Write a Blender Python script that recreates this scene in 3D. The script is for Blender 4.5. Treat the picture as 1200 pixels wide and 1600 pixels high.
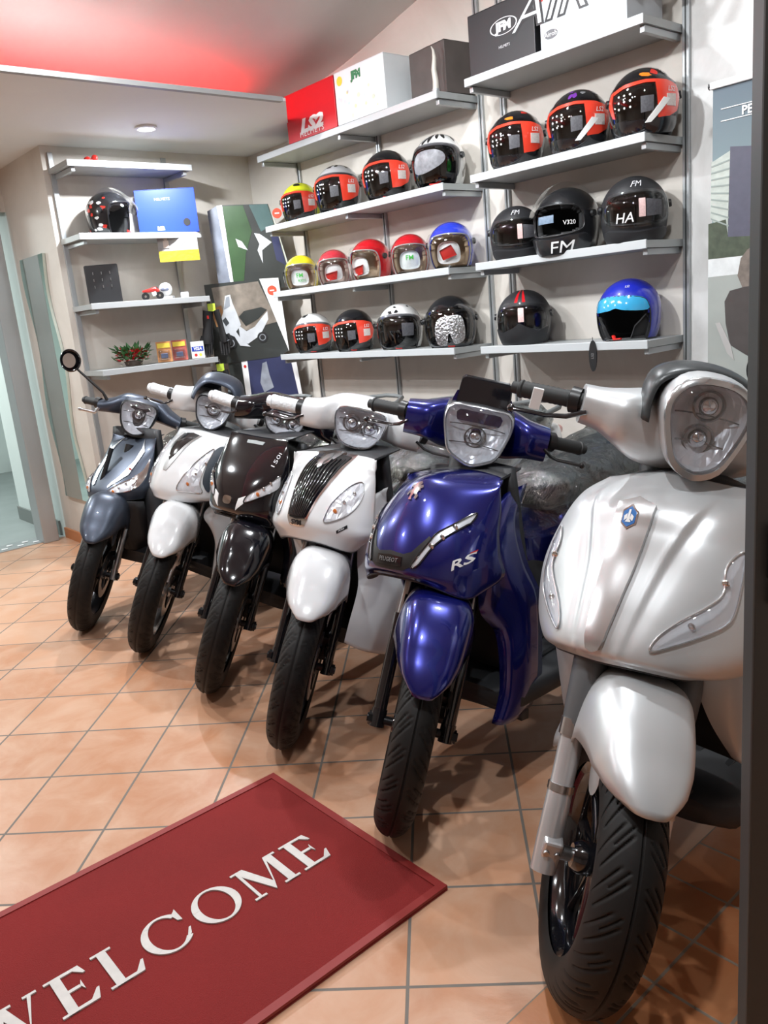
import bpy, math, random
import numpy as np
from mathutils import Vector, Matrix
from mathutils.bvhtree import BVHTree
from mathutils.geometry import delaunay_2d_cdt

random.seed(7)
scene = bpy.context.scene
COL = scene.collection
for o in list(bpy.data.objects): bpy.data.objects.remove(o)

# ------------------------------------------------------------------ camera
CAM_H = 1.4048
F_PX, PITCH, ROLL = 1272.0, .2413, -.0937
fwd = np.array([0, math.cos(PITCH), -math.sin(PITCH)]); rgt = np.array([1., 0, 0]); upv = np.cross(rgt, fwd)
cr = math.cos(ROLL)*rgt+math.sin(ROLL)*upv; cu = math.cos(ROLL)*upv-math.sin(ROLL)*rgt
cam_d = bpy.data.cameras.new('camera'); cam = bpy.data.objects.new('camera', cam_d); COL.objects.link(cam)
cam_d.sensor_width = 36; cam_d.sensor_fit = 'AUTO'; cam_d.lens = F_PX/1600*36; cam_d.clip_start = .02
M = Matrix.Identity(4)
for i in range(3):
    M[i][0] = cr[i]; M[i][1] = cu[i]; M[i][2] = -fwd[i]
M[2][3] = CAM_H
cam.matrix_world = M
scene.camera = cam
vs = scene.view_settings
vs.view_transform = 'Standard'; vs.look = 'None'; vs.gamma = 1; vs.use_curve_mapping = False
vs.exposure = -0.12

# room axes: s runs along the helmet wall (towards the viewer's right), n runs away from the viewer into that wall
SA = math.radians(-50)
SV = np.array([math.cos(SA), math.sin(SA), 0]); NV = np.array([-math.sin(SA), math.cos(SA), 0]); O0 = np.array([1.1666, 3.4611, 0])
def W(s, n, z=0): return O0+s*SV+n*NV+np.array([0, 0, z])
ROOM = Matrix(((SV[0], NV[0], 0, O0[0]), (SV[1], NV[1], 0, O0[1]), (0, 0, 1, 0), (0, 0, 0, 1)))

# ------------------------------------------------------------------ world and lamps
world = bpy.data.worlds.new('world'); scene.world = world; world.use_nodes = True
bg = world.node_tree.nodes['Background']; bg.inputs[0].default_value = (.80, .86, .90, 1); bg.inputs[1].default_value = .14
def area(name, s, n, z, power, size, col=(.93, .97, 1), aim=None, spread=180):
    l = bpy.data.lights.new(name, 'AREA'); l.shape = 'DISK'; l.size = size; l.energy = power; l.color = col; l.spread = math.radians(spread)
    o = bpy.data.objects.new(name, l); COL.objects.link(o); o.location = W(s, n, z)
    d = Vector(W(*aim))-Vector(W(s, n, z)) if aim else Vector((0, 0, -1))
    o.rotation_euler = d.to_track_quat('-Z', 'Y').to_euler()
    return o
SPOTS = [(-.55, -.75, 2.97, 24), (.75, -1.0, 2.97, 22), (-1.3, -2.0, 2.92, 23), (.1, -2.6, 3.0, 20), (1.3, -2.5, 2.95, 29), (-1.3, -3.6, 2.92, 20)]
for s, n, z, p in SPOTS: area('spot_light', s, n, z-.035, p, .09)
for s, n, p, s2 in ((-.3, -2.35, 15, -.45), (-1.7, -2.1, 16, -1.9)): area('wall_wash_light', s, n, 2.90, p, .10, aim=(s2, .3, 1.5), spread=95)
area('soffit_spot_light', -2.7, -.75, 2.50, 46, .08)
area('soffit_spot_light', -2.9, -2.4, 2.50, 40, .08)
area('side_room_light', -5.6, -2.2, 2.45, 70, .6, (.9, 1, .98))

# ------------------------------------------------------------------ materials
MATS = {}
def mat(name, col=(.8, .8, .8), rough=.5, metal=0, coat=0, emit=0, bump=0, bscale=40, var=0, vscale=6, alpha=1, spec=.5, trans=0, flake=0):
    if name in MATS: return MATS[name]
    m = bpy.data.materials.new(name); m.use_nodes = True; nt = m.node_tree; b = nt.nodes['Principled BSDF']
    I = b.inputs; I['Base Color'].default_value = (*col, 1); I['Roughness'].default_value = rough; I['Metallic'].default_value = metal
    I['Coat Weight'].default_value = coat; I['Coat Roughness'].default_value = .04; I['Specular IOR Level'].default_value = spec
    I['Alpha'].default_value = alpha; I['Transmission Weight'].default_value = trans
    if emit: I['Emission Color'].default_value = (*col, 1); I['Emission Strength'].default_value = emit
    tc = nt.nodes.new('ShaderNodeTexCoord')
    n = nt.nodes.new('ShaderNodeTexNoise'); n.inputs['Scale'].default_value = vscale; n.inputs['Detail'].default_value = 4
    nt.links.new(tc.outputs['Object'], n.inputs['Vector'])
    mr = nt.nodes.new('ShaderNodeMapRange'); nt.links.new(n.outputs['Fac'], mr.inputs['Value'])
    v = var if var else .04
    mr.inputs['To Min'].default_value = 1-v; mr.inputs['To Max'].default_value = 1+v
    mx = nt.nodes.new('ShaderNodeMix'); mx.data_type = 'RGBA'; mx.blend_type = 'MULTIPLY'; mx.inputs[0].default_value = 1
    mx.inputs[6].default_value = (*col, 1); nt.links.new(mr.outputs[0], mx.inputs[7]); nt.links.new(mx.outputs[2], I['Base Color'])
    if bump:
        n2 = nt.nodes.new('ShaderNodeTexNoise'); n2.inputs['Scale'].default_value = bscale; n2.inputs['Detail'].default_value = 3
        nt.links.new(tc.outputs['Object'], n2.inputs['Vector'])
        bp = nt.nodes.new('ShaderNodeBump'); bp.inputs['Strength'].default_value = bump; bp.inputs['Distance'].default_value = .01
        nt.links.new(n2.outputs['Fac'], bp.inputs['Height']); nt.links.new(bp.outputs[0], I['Normal'])
    MATS[name] = m; return m

def clear_mat(name, tint=(1, 1, 1), refl=.12, rough=.02, bump=0, bscale=30, dens=0, haze=(.8, .85, .9)):
    """thin clear plastic: see-through, with a glossy skin (and a milky share 'dens')"""
    if name in MATS: return MATS[name]
    m = bpy.data.materials.new(name); m.use_nodes = True; nt = m.node_tree; nt.nodes.clear()
    out = nt.nodes.new('ShaderNodeOutputMaterial'); tr = nt.nodes.new('ShaderNodeBsdfTransparent'); tr.inputs[0].default_value = (*tint, 1)
    gl = nt.nodes.new('ShaderNodeBsdfGlossy'); gl.inputs['Roughness'].default_value = rough
    lw = nt.nodes.new('ShaderNodeLayerWeight'); lw.inputs[0].default_value = .35
    ma = nt.nodes.new('ShaderNodeMath'); ma.operation = 'MULTIPLY_ADD'; ma.inputs[1].default_value = .55; ma.inputs[2].default_value = refl; ma.use_clamp = True
    nt.links.new(lw.outputs['Fresnel'], ma.inputs[0])
    mix = nt.nodes.new('ShaderNodeMixShader'); nt.links.new(ma.outputs[0], mix.inputs[0])
    base = tr
    if dens:
        df = nt.nodes.new('ShaderNodeBsdfDiffuse'); df.inputs[0].default_value = (*haze, 1)
        m2 = nt.nodes.new('ShaderNodeMixShader'); m2.inputs[0].default_value = dens
        nt.links.new(tr.outputs[0], m2.inputs[1]); nt.links.new(df.outputs[0], m2.inputs[2]); base = m2
    nt.links.new(base.outputs[0], mix.inputs[1]); nt.links.new(gl.outputs[0], mix.inputs[2]); nt.links.new(mix.outputs[0], out.inputs[0])
    if bump:
        tc = nt.nodes.new('ShaderNodeTexCoord')
        n2 = nt.nodes.new('ShaderNodeTexNoise'); n2.inputs['Scale'].default_value = bscale; n2.inputs['Detail'].default_value = 6; n2.inputs['Distortion'].default_value = 1.5
        nt.links.new(tc.outputs['Object'], n2.inputs['Vector'])
        bp = nt.nodes.new('ShaderNodeBump'); bp.inputs['Strength'].default_value = bump; bp.inputs['Distance'].default_value = .02
        nt.links.new(n2.outputs['Fac'], bp.inputs['Height']); nt.links.new(bp.outputs[0], gl.inputs['Normal']); nt.links.new(bp.outputs[0], lw.inputs['Normal'])
    MATS[name] = m; return m

def plaster(name, c1, c2, scale=1.5, rough=.55, bump=.15):
    m = bpy.data.materials.new(name); m.use_nodes = True; nt = m.node_tree; b = nt.nodes['Principled BSDF']; b.inputs['Roughness'].default_value = rough
    tc = nt.nodes.new('ShaderNodeTexCoord'); n = nt.nodes.new('ShaderNodeTexNoise'); n.inputs['Scale'].default_value = scale; n.inputs['Detail'].default_value = 8
    n.inputs['Roughness'].default_value = .62; n.inputs['Distortion'].default_value = .8
    nt.links.new(tc.outputs['Object'], n.inputs['Vector'])
    r = nt.nodes.new('ShaderNodeValToRGB'); r.color_ramp.elements[0].position = .3; r.color_ramp.elements[1].position = .7
    r.color_ramp.elements[0].color = (*c1, 1); r.color_ramp.elements[1].color = (*c2, 1)
    nt.links.new(n.outputs['Fac'], r.inputs[0]); nt.links.new(r.outputs[0], b.inputs['Base Color'])
    bp = nt.nodes.new('ShaderNodeBump'); bp.inputs['Strength'].default_value = bump; bp.inputs['Distance'].default_value = .01
    nt.links.new(n.outputs['Fac'], bp.inputs['Height']); nt.links.new(bp.outputs[0], b.inputs['Normal'])
    return m

def tile_mat(name, size, ang, ox, oy, c1, c2, c3, mortar, mw):
    """square clay tiles laid on a grid turned by ang about (ox, oy) in world metres"""
    m = bpy.data.materials.new(name); m.use_nodes = True; nt = m.node_tree; b = nt.nodes['Principled BSDF']; N = nt.nodes.new; L = nt.links.new
    geo = N('ShaderNodeNewGeometry'); mp = N('ShaderNodeMapping'); mp.vector_type = 'TEXTURE'
    mp.inputs['Location'].default_value = (ox, oy, 0); mp.inputs['Rotation'].default_value = (0, 0, ang)
    L(geo.outputs['Position'], mp.inputs['Vector'])
    br = N('ShaderNodeTexBrick'); br.offset = 0; br.squash = 1
    br.inputs['Scale'].default_value = 1; br.inputs['Brick Width'].default_value = size; br.inputs['Row Height'].default_value = size
    br.inputs['Mortar Size'].default_value = mw; br.inputs['Mortar Smooth'].default_value = .3; br.inputs['Bias'].default_value = 0
    br.inputs['Color1'].default_value = (*c1, 1); br.inputs['Color2'].default_value = (*c2, 1); br.inputs['Mortar'].default_value = (*mortar, 1)
    L(mp.outputs[0], br.inputs['Vector'])
    no = N('ShaderNodeTexNoise'); no.inputs['Scale'].default_value = 5; no.inputs['Detail'].default_value = 7; no.inputs['Roughness'].default_value = .6; no.inputs['Distortion'].default_value = .6
    L(mp.outputs[0], no.inputs['Vector'])
    rp = N('ShaderNodeMapRange'); rp.inputs['From Min'].default_value = .38; rp.inputs['From Max'].default_value = .68; rp.inputs['To Max'].default_value = .75; L(no.outputs['Fac'], rp.inputs['Value'])
    fac = N('ShaderNodeMath'); fac.operation = 'MULTIPLY'; L(rp.outputs[0], fac.inputs[0])
    inv = N('ShaderNodeMath'); inv.operation = 'SUBTRACT'; inv.inputs[0].default_value = 1; L(br.outputs['Fac'], inv.inputs[1]); L(inv.outputs[0], fac.inputs[1])
    mx = N('ShaderNodeMix'); mx.data_type = 'RGBA'; L(fac.outputs[0], mx.inputs[0]); L(br.outputs['Color'], mx.inputs[6]); mx.inputs[7].default_value = (*c3, 1)
    L(mx.outputs[2], b.inputs['Base Color'])
    rr = N('ShaderNodeMapRange'); rr.inputs['To Min'].default_value = .30; rr.inputs['To Max'].default_value = .8; L(br.outputs['Fac'], rr.inputs['Value']); L(rr.outputs[0], b.inputs['Roughness'])
    ad = N('ShaderNodeMath'); ad.operation = 'MULTIPLY_ADD'; L(br.outputs['Fac'], ad.inputs[0]); ad.inputs[1].default_value = -1; L(no.outputs['Fac'], ad.inputs[2])
    bp = N('ShaderNodeBump'); bp.inputs['Strength'].default_value = .35; bp.inputs['Distance'].default_value = .004; L(ad.outputs[0], bp.inputs['Height']); L(bp.outputs[0], b.inputs['Normal'])
    b.inputs['Specular IOR Level'].default_value = .4
    return m

def catmull(P, n, closed=False):
    P = np.asarray(P, float); m = len(P); out = []
    segs = m if closed else m-1
    for k in range(n):
        t = k*segs/(n if closed else n-1)
        i = min(int(t), segs-1); f = t-i
        if closed: a, b, c, d = P[(i-1)%m], P[i%m], P[(i+1)%m], P[(i+2)%m]
        else: b, c = P[i], P[i+1]; a = P[i-1] if i > 0 else 2*b-c; d = P[i+2] if i+2 < m else 2*c-b
        out.append(.5*((2*b)+(c-a)*f+(2*a-5*b+4*c-d)*f*f+(3*b-3*c+d-a)*f**3))
    return np.array(out)

def shield_grid(rows, e1, e2, nv=44, nu=28, disp=None):
    """rows: (centre x, centre z, edge x, half width, edge z), top to bottom"""
    R = catmull(rows, nv)
    G = np.zeros((nv, 2*nu+1, 3))
    for j in range(nv):
        xc, zc, xe, ye, ze = R[j]
        for i in range(-nu, nu+1):
            a = abs(i)/nu*math.pi/2; s = math.sin(a)**e1; c = max(math.cos(a), 0)**e2
            y = ye*s; x = xe+(xc-xe)*c; z = zc+(ze-zc)*s**(1.5+1.3*(j/(nv-1))**4)
            p = np.array([x, math.copysign(y, i), z])
            if disp: p = p+disp(p, j/(nv-1), i/nu)
            G[j, i+nu] = p
    return G

# ------------------------------------------------------------------ mesh helpers
class MB:
    def __init__(self): self.v = []; self.f = []
    def add(self, vs_, fs):
        o = len(self.v); self.v += [tuple(float(c) for c in p) for p in vs_]; self.f += [tuple(i+o for i in f) for f in fs]; return self
    def grid(self, G, cu=False, cv=False):
        G = np.asarray(G, float); a, b = G.shape[:2]; fs = []
        for i in range(a if cu else a-1):
            for j in range(b if cv else b-1):
                fs.append((i*b+j, ((i+1) % a)*b+j, ((i+1) % a)*b+(j+1) % b, i*b+(j+1) % b))
        return self.add(G.reshape(-1, 3), fs)
    def box(self, c, d, R=None):
        c = np.array(c, float); h = np.array(d, float)/2
        P = np.array([[x, y, z] for x in (-1, 1) for y in (-1, 1) for z in (-1, 1)])*h
        if R is not None: P = P@np.array(R).T
        return self.add(P+c, [(0, 1, 3, 2), (4, 6, 7, 5), (0, 4, 5, 1), (2, 3, 7, 6), (0, 2, 6, 4), (1, 5, 7, 3)])
    def tube(self, pts, r, n=14, cap=True, flat=1.0):
        pts = np.array(pts, float); r = np.broadcast_to(np.asarray(r, float), (len(pts),)); rings = []
        up = np.array([0.13, .21, 1.]); prev = None
        for i, p in enumerate(pts):
            t = pts[min(i+1, len(pts)-1)]-pts[max(i-1, 0)]; t = t/np.linalg.norm(t)
            a = np.cross(t, up if prev is None else prev) if prev is None else prev-t*(prev@t)
            if np.linalg.norm(a) < 1e-4: a = np.cross(t, [1, 0, 0])
            a /= np.linalg.norm(a); prev = a; b = np.cross(t, a)
            rings.append([p+r[i]*(math.cos(k*2*math.pi/n)*a+flat*math.sin(k*2*math.pi/n)*b) for k in range(n)])
        o = len(self.v); self.grid(rings, cv=True)
        if cap:
            self.f.append(tuple(o+k for k in range(n))); self.f.append(tuple(o+(len(pts)-1)*n+k for k in range(n)))
        return self
    def lathe(self, prof, c, axis, n=40, closed=False):
        """prof: (along axis, radius)"""
        axis = np.array(axis, float)/np.linalg.norm(axis); a = np.cross(axis, [0, 0, 1.] if abs(axis[2]) < .9 else [1., 0, 0]); a /= np.linalg.norm(a); b = np.cross(axis, a)
        G = [[np.array(c)+axis*h+r*(math.cos(t)*a+math.sin(t)*b) for t in np.linspace(0, 2*math.pi, n, endpoint=False)] for h, r in prof]
        return self.grid(G, cu=closed, cv=True)
    def loops(self, L, cap=True):
        L = [np.array(l, float) for l in L]; o = len(self.v); n = len(L[0]); self.grid(L, cv=True)
        if cap:
            for k, l in ((0, L[0]), (len(L)-1, L[-1])):
                ci = len(self.v); self.v.append(tuple(l.mean(0)))
                for j in range(n): self.f.append((o+k*n+j, o+k*n+(j+1) % n, ci))
        return self
    def sphere(self, c, r, n=16, m=10):
        r = np.broadcast_to(np.asarray(r, float), (3,))
        return self.grid([[np.array(c)+r*np.array([math.cos(a)*math.sin(e), math.sin(a)*math.sin(e), math.cos(e)]) for a in np.linspace(0, 2*math.pi, n, endpoint=False)] for e in np.linspace(0.02, math.pi-.02, m)], cv=True)
    def build(self, name, material, parent=None, xf=None, smooth=True, solid=0, bevel=0, sharp=45, off=-1, front=None):
        me = bpy.data.meshes.new(name); V = self.v if xf is None else [tuple(xf(np.array(p))) for p in self.v]
        me.from_pydata(V, [], self.f); me.validate(); me.materials.append(material)
        import bmesh
        bm = bmesh.new(); bm.from_mesh(me); bmesh.ops.remove_doubles(bm, verts=bm.verts, dist=1e-5); bmesh.ops.recalc_face_normals(bm, faces=bm.faces)
        if front is not None and sum(f.normal.dot(Vector(front))*f.calc_area() for f in bm.faces) < 0: bmesh.ops.reverse_faces(bm, faces=bm.faces)
        bm.to_mesh(me); bm.free()
        if smooth:
            me.polygons.foreach_set('use_smooth', [True]*len(me.polygons)); me.set_sharp_from_angle(angle=math.radians(sharp))
        o = bpy.data.objects.new(name, me); COL.objects.link(o)
        if parent is not None: o.parent = parent
        if solid:
            s = o.modifiers.new('solid', 'SOLIDIFY'); s.thickness = solid; s.offset = off
        if bevel:
            b = o.modifiers.new('bevel', 'BEVEL'); b.width = bevel; b.segments = 2; b.limit_method = 'ANGLE'; b.angle_limit = math.radians(40)
        return o
def tag(o, label, cat, group=None):
    o['label'] = label; o['category'] = cat
    if group: o['group'] = group
    return o
def struct(o): o['kind'] = 'structure'; return o
def empty(name, mw): 
    o = bpy.data.objects.new(name, None); COL.objects.link(o); o.matrix_world = mw; o.empty_display_size = .1; return o
def room_empty(name, s, n, z, turn=0):
    """turn: degrees counter-clockwise from above; local x along s, y along n"""
    return empty(name, ROOM @ Matrix.Translation((s, n, z)) @ Matrix.Rotation(math.radians(turn), 4, 'Z'))
def dense(poly, step):
    out = []; P = [np.array(p, float) for p in poly]
    for i in range(len(P)):
        a, b = P[i], P[(i+1) % len(P)]; k = max(1, int(np.linalg.norm(b-a)/step))
        out += [a+(b-a)*j/k for j in range(k)]
    return out
def inside(P, x, y):
    c = False; j = len(P)-1
    for i in range(len(P)):
        if (P[i][1] > y) != (P[j][1] > y) and x < (P[j][0]-P[i][0])*(y-P[i][1])/(P[j][1]-P[i][1])+P[i][0]: c = not c
        j = i
    return c
def smooth_poly(poly, n=48, k=1):
    return catmull(poly, n, True)
def patch(mb, poly, proj, step=.01, h=.002, dome=0, skirt=True, holes=()):
    """a conforming plate: 2-D outline -> proj(u, v, height) -> 3-D"""
    P = dense(poly, step); A = np.array(P); lo = A.min(0); hi = A.max(0); pts = [tuple(p) for p in P]; n0 = len(pts)
    edges = [(i, (i+1) % n0) for i in range(n0)]
    for H in holes:
        D = dense(H, step); k0 = len(pts); pts += [tuple(p) for p in D]; edges += [(k0+i, k0+(i+1) % len(D)) for i in range(len(D))]
    x = lo[0]+step*.5
    while x < hi[0]:
        y = lo[1]+step*.5
        while y < hi[1]:
            if inside(P, x, y) and np.min(np.hypot(A[:, 0]-x, A[:, 1]-y)) > step*.45: pts.append((x, y))
            y += step
        x += step
    V, E_, F_, *_ = delaunay_2d_cdt([Vector(p) for p in pts], edges, [], 1 if not holes else 1, 1e-7)
    F_ = [f for f in F_ if inside(P, sum(V[i].x for i in f)/len(f), sum(V[i].y for i in f)/len(f)) and not any(inside(H, sum(V[i].x for i in f)/len(f), sum(V[i].y for i in f)/len(f)) for H in holes)]
    out = []; dmax = None
    if dome:
        ds = [np.min(np.hypot(A[:, 0]-v.x, A[:, 1]-v.y)) for v in V]; dmax = max(ds) or 1
    for i, v in enumerate(V):
        hh = h+(dome*math.sqrt(min(1, ds[i]/dmax)) if dome else 0)
        out.append(proj(v.x, v.y, hh))
    mb.add(out, F_)
    if skirt:
        G = [[proj(p[0], p[1], h) for p in P], [proj(p[0], p[1], -.002) for p in P]]
        mb.grid(G, cv=True)
    return mb
def text_verts(s, size=1.0, shear=0, bold=0, space=1.0):
    c = bpy.data.curves.new('t', 'FONT'); c.body = s; c.size = size; c.shear = shear; c.offset = bold; c.align_x = 'CENTER'; c.align_y = 'CENTER'; c.resolution_u = 2; c.space_character = space
    o = bpy.data.objects.new('t', c); COL.objects.link(o); dg = bpy.context.evaluated_depsgraph_get(); dg.update()
    me = bpy.data.meshes.new_from_object(o.evaluated_get(dg)); V = [tuple(v.co[:2]) for v in me.vertices]; me.calc_loop_triangles(); F_ = [tuple(t.vertices) for t in me.loop_triangles]
    for _ in range(2):   # split long triangles so letters can follow a curved surface
        mid = {}; G = []
        def mp(a, b):
            k = (min(a, b), max(a, b))
            if k not in mid: V.append(((V[a][0]+V[b][0])/2, (V[a][1]+V[b][1])/2)); mid[k] = len(V)-1
            return mid[k]
        for a, b, c_ in F_:
            x, y, z = mp(a, b), mp(b, c_), mp(c_, a); G += [(a, x, z), (x, b, y), (z, y, c_), (x, y, z)]
        F_ = G
    bpy.data.objects.remove(o); bpy.data.curves.remove(c); bpy.data.meshes.remove(me)
    return V, F_
def put_text(mb, s, proj, size, cx=0, cy=0, rot=0, shear=0, bold=0, h=.002, space=1.0, sx=1):
    V, F_ = text_verts(s, size, shear, bold, space); c, d = math.cos(rot), math.sin(rot)
    # inner points keep long letters on curved surfaces
    mb.add([proj(cx+c*x*sx-d*y, cy+d*x*sx+c*y, h) for x, y in V], F_); return mb

# ------------------------------------------------------------------ the room
def quad_room(name, P, m, thick=0):
    mb = MB(); mb.add([W(*p) for p in P], [tuple(range(len(P)))]); return mb.build(name, m, smooth=False)
def slab(name, s0, s1, n0, n1, z0, z1, m, parent=None, bevel=0):
    c = W((s0+s1)/2, (n0+n1)/2, (z0+z1)/2); R = np.array([SV, NV, [0, 0, 1]]).T
    return MB().box(c, (abs(s1-s0), abs(n1-n0), abs(z1-z0)), R).build(name, m, parent, smooth=False, bevel=bevel)
M_WALL = plaster('wall plaster', (.56, .515, .46), (.70, .66, .605))
M_WALL2 = plaster('marbled plaster', (.50, .49, .47), (.80, .80, .79), 1.3, .35)
M_CEIL = plaster('ceiling paint', (.74, .74, .72), (.79, .79, .77), 1, .7, .03)
M_ALU = mat('brushed aluminium', (.42, .44, .45), .38, .55)
M_ALU_D = mat('dark aluminium frame', (.055, .062, .062), .45, .2)
M_SHELF = mat('grey shelf laminate', (.38, .40, .40), .42, .15)
M_SHELF_E = mat('shelf front edge', (.47, .49, .50), .4, .1)
M_TERRA = mat('terracotta skirting', (.50, .20, .08), .5, var=.2)
M_BLACK = mat('black plastic', (.012, .012, .013), .38)
M_GBLACK = mat('gloss black', (.006, .006, .008), .12, coat=1)
M_WHITE = mat('white print', (.80, .80, .80), .45)
M_RED = mat('red print', (.55, .02, .015), .4)
M_CHROME = mat('chrome', (.82, .83, .85), .09, 1)
M_STEEL = mat('satin steel', (.55, .56, .57), .28, 1)
M_DKMETAL = mat('black metal', (.02, .02, .022), .3, .6)

M_TILE = tile_mat('clay floor tiles', .305, math.radians(-4.40), -1.2142, 2.1512, (.46, .215, .115), (.56, .31, .19), (.60, .39, .275), (.17, .15, .13), .0045)
M_TILE2 = tile_mat('small clay tiles', .158, math.radians(-50), *[float(c) for c in W(.973, -1.543)[:2]], (.37, .125, .048), (.45, .18, .075), (.47, .215, .10), (.24, .19, .145), .004)
struct(quad_room('floor', [(-4.13, -7, 0), (.973, -7, 0), (.973, .3, 0), (-4.13, .3, 0)], M_TILE))
struct(quad_room('floor_entrance', [(.973, -7, 0), (3.6, -7, 0), (3.6, .3, 0), (.973, .3, 0)], M_TILE2))
def grey_planks():
    m = mat('grey plank floor', (.30, .335, .33), .45, var=.25, vscale=3); return m
struct(quad_room('floor_side_room', [(-8, -5, 0), (-4.13, -5, 0), (-4.13, -.2, 0), (-8, -.2, 0)], grey_planks()))
struct(slab('wall_back', -3.4, .03, .30, .42, 0, 3.3, M_WALL))
struct(slab('wall_right', .03, 3.6, .30, .42, 0, 3.3, M_WALL2))
struct(slab('wall_left', -4.1, -3.3, -1.15, .42, 0, 3.0, M_WALL))
struct(slab('wall_door', -4.3, -4.1, -7, -2.35, 0, 3.0, M_WALL))
struct(slab('wall_door_top', -4.3, -4.1, -2.35, -1.15, 2.28, 3.0, M_WALL))
M_PALE = mat('pale green wall paint', (.72, .79, .77), .6)
struct(slab('wall_side_room', -5.14, -4.1, -1.15, -1.03, 0, 2.6, M_PALE))
struct(slab('wall_side_room_far', -8, -5.14, -.32, -.2, 0, 2.6, M_PALE))
struct(slab('wall_side_room_end', -8.1, -8, -5, -.2, 0, 2.6, M_PALE))
struct(slab('ceiling_side_room', -8, -4.3, -5, -.2, 2.6, 2.7, M_CEIL))
M_GSK = mat('grey skirting', (.20, .22, .21), .5)
struct(slab('baseboard_side_room', -5.15, -4.2, -1.165, -1.15, 0, .11, M_GSK))
struct(slab('baseboard_side_room_far', -8, -5.15, -.335, -.32, 0, .11, M_GSK))
struct(slab('baseboard_left', -4.1, -3.29, -1.164, -1.15, 0, .075, M_TERRA))
struct(slab('baseboard_return', -3.3, -3.286, -1.164, .30, 0, .075, M_TERRA))
struct(slab('baseboard_back', -3.3, 3.6, .286, .30, 0, .075, M_TERRA))
# ceilings: low soffit on the left, a vaulted ceiling with a hidden red light strip on the right
def prism_room(name, P, z0, z1, m):
    n = len(P); mb = MB(); mb.v = [tuple(W(a, b, z0)) for a, b in P]+[tuple(W(a, b, z1)) for a, b in P]
    mb.f = [tuple(range(n)), tuple(range(n, 2*n))]+[(i, (i+1) % n, n+(i+1) % n, n+i) for i in range(n)]; return mb.build(name, m, smooth=False)
struct(prism_room('ceiling_soffit', [(-4.3, -7), (-1.965, -7), (-1.965, -.29), (-2.44, .055), (-2.44, .30), (-4.3, .30)], 2.54, 2.556, M_CEIL))
struct(slab('trim_1', -1.995, -1.962, -7, -.31, 2.537, 2.560, mat('soffit edge paint', (.34, .34, .34), .5)))
vault = [(-3.3, 2.74), (-2.8, 2.765), (-2.3, 2.815), (-2.0, 2.866), (-1.78, 2.915), (-1.5, 2.975), (-1.1, 3.04), (-.5, 3.09), (.3, 3.11), (1.5, 3.11), (3.6, 3.11)]
VC = catmull(vault, 50)
def vz(s): return float(np.interp(s, VC[:, 0], VC[:, 1]))
mb = MB(); mb.grid([[W(a, n, b) for n in (-7, -4, -1, .30)] for a, b in VC]); struct(mb.build('ceiling', M_CEIL, solid=.03, off=1))
led = slab('led_strip', -2.66, -2.63, -6.5, -.10, 2.557, 2.568, mat('red led glow', (1, .012, .012), .5, emit=36))
tag(led, 'hidden red light strip glowing along the ceiling step', 'light strip')
struct(slab('wall_front', -4.3, 3.7, -7.1, -7, 0, 3.3, M_WALL))
struct(slab('wall_entrance', 3.6, 3.7, -7, .42, 0, 3.3, M_WALL))
# doorway
fr = room_empty('door_frame', -4.1, -1.28, 0); struct(fr); fr.name = 'door_1'
for nm, a in (('door_jamb', (-4.22, -4.05, -1.335, -1.225, 0, 2.28)), ('door_jamb', (-4.22, -4.05, -2.42, -2.31, 0, 2.28)), ('door_head', (-4.22, -4.05, -2.42, -1.225, 2.28, 2.36))):
    o = slab(nm, *a, M_ALU, bevel=.006); mw = o.matrix_world.copy(); o.parent = fr; o.matrix_parent_inverse = fr.matrix_world.inverted()
th = room_empty('threshold_plate', -4.15, -1.8, 0); tag(th, 'chequered metal threshold plate with white studs in the doorway', 'threshold')
def adopt(o, p): o.parent = p; o.matrix_parent_inverse = p.matrix_world.inverted(); return o
adopt(slab('plate', -4.30, -4.10, -2.31, -1.28, 0, .006, M_ALU), th)
mb = MB()
for i in range(2):
    for j in range(9):
        c = W(-4.155-.075*i, -1.36-.11*j-.055*i, .008); a = SV*.028+NV*.028; b = SV*.022-NV*.040
        mb.add([c+a*.6, c+b*.6, c-a*.6, c-b*.6], [(0, 1, 2, 3)])
adopt(mb.build('stud', M_WHITE, smooth=False, solid=.002), th)['kind'] = 'stuff'
# the dark door frame right beside the camera
R_ = np.array([SV, NV, [0, 0, 1]]).T
df = empty('door_post', Matrix.Translation((.52, .97, 0))); struct(df); df.name = 'door_2'
adopt(MB().box((.450+.10, .966, 1.2), (.20, .03, 2.4)).build('door_stile', M_ALU_D, smooth=False, bevel=.003), df)
adopt(MB().box((.472, .945, 1.075), (.014, .02, .07)).box((.478, .945, 1.02), (.02, .02, .03)).build('latch', M_BLACK, smooth=False, bevel=.003), df)

# ------------------------------------------------------------------ lamps in the ceiling
for i, (s, n, z, p) in enumerate(SPOTS+[(-2.7, -.75, 2.54, 1), (-2.9, -2.4, 2.54, 1)]):
    z = 2.54 if z == 2.54 else vz(s)
    r = room_empty('ceiling_spotlight', s, n, z)
    tag(r, 'round recessed spotlight shining in the low ceiling above the small shelves' if i == 6 else 'round recessed ceiling spotlight out of sight above the shop floor', 'ceiling light', 'recessed ceiling spotlights')
    mb = MB().lathe([(0, .06), (-.012, .065), (-.016, .05), (-.004, .045)], (0, 0, 0), (0, 0, 1), 32); mb.build('trim_ring', M_WHITE, r)
    MB().lathe([(-.006, .0005), (-.006, .046)], (0, 0, 0), (0, 0, 1), 24).build('lamp', mat('soffit lamp glow', (1, 1, 1), .5, emit=30) if i == 6 else mat('lamp glow', (1, 1, 1), .5, emit=12), r)

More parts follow.
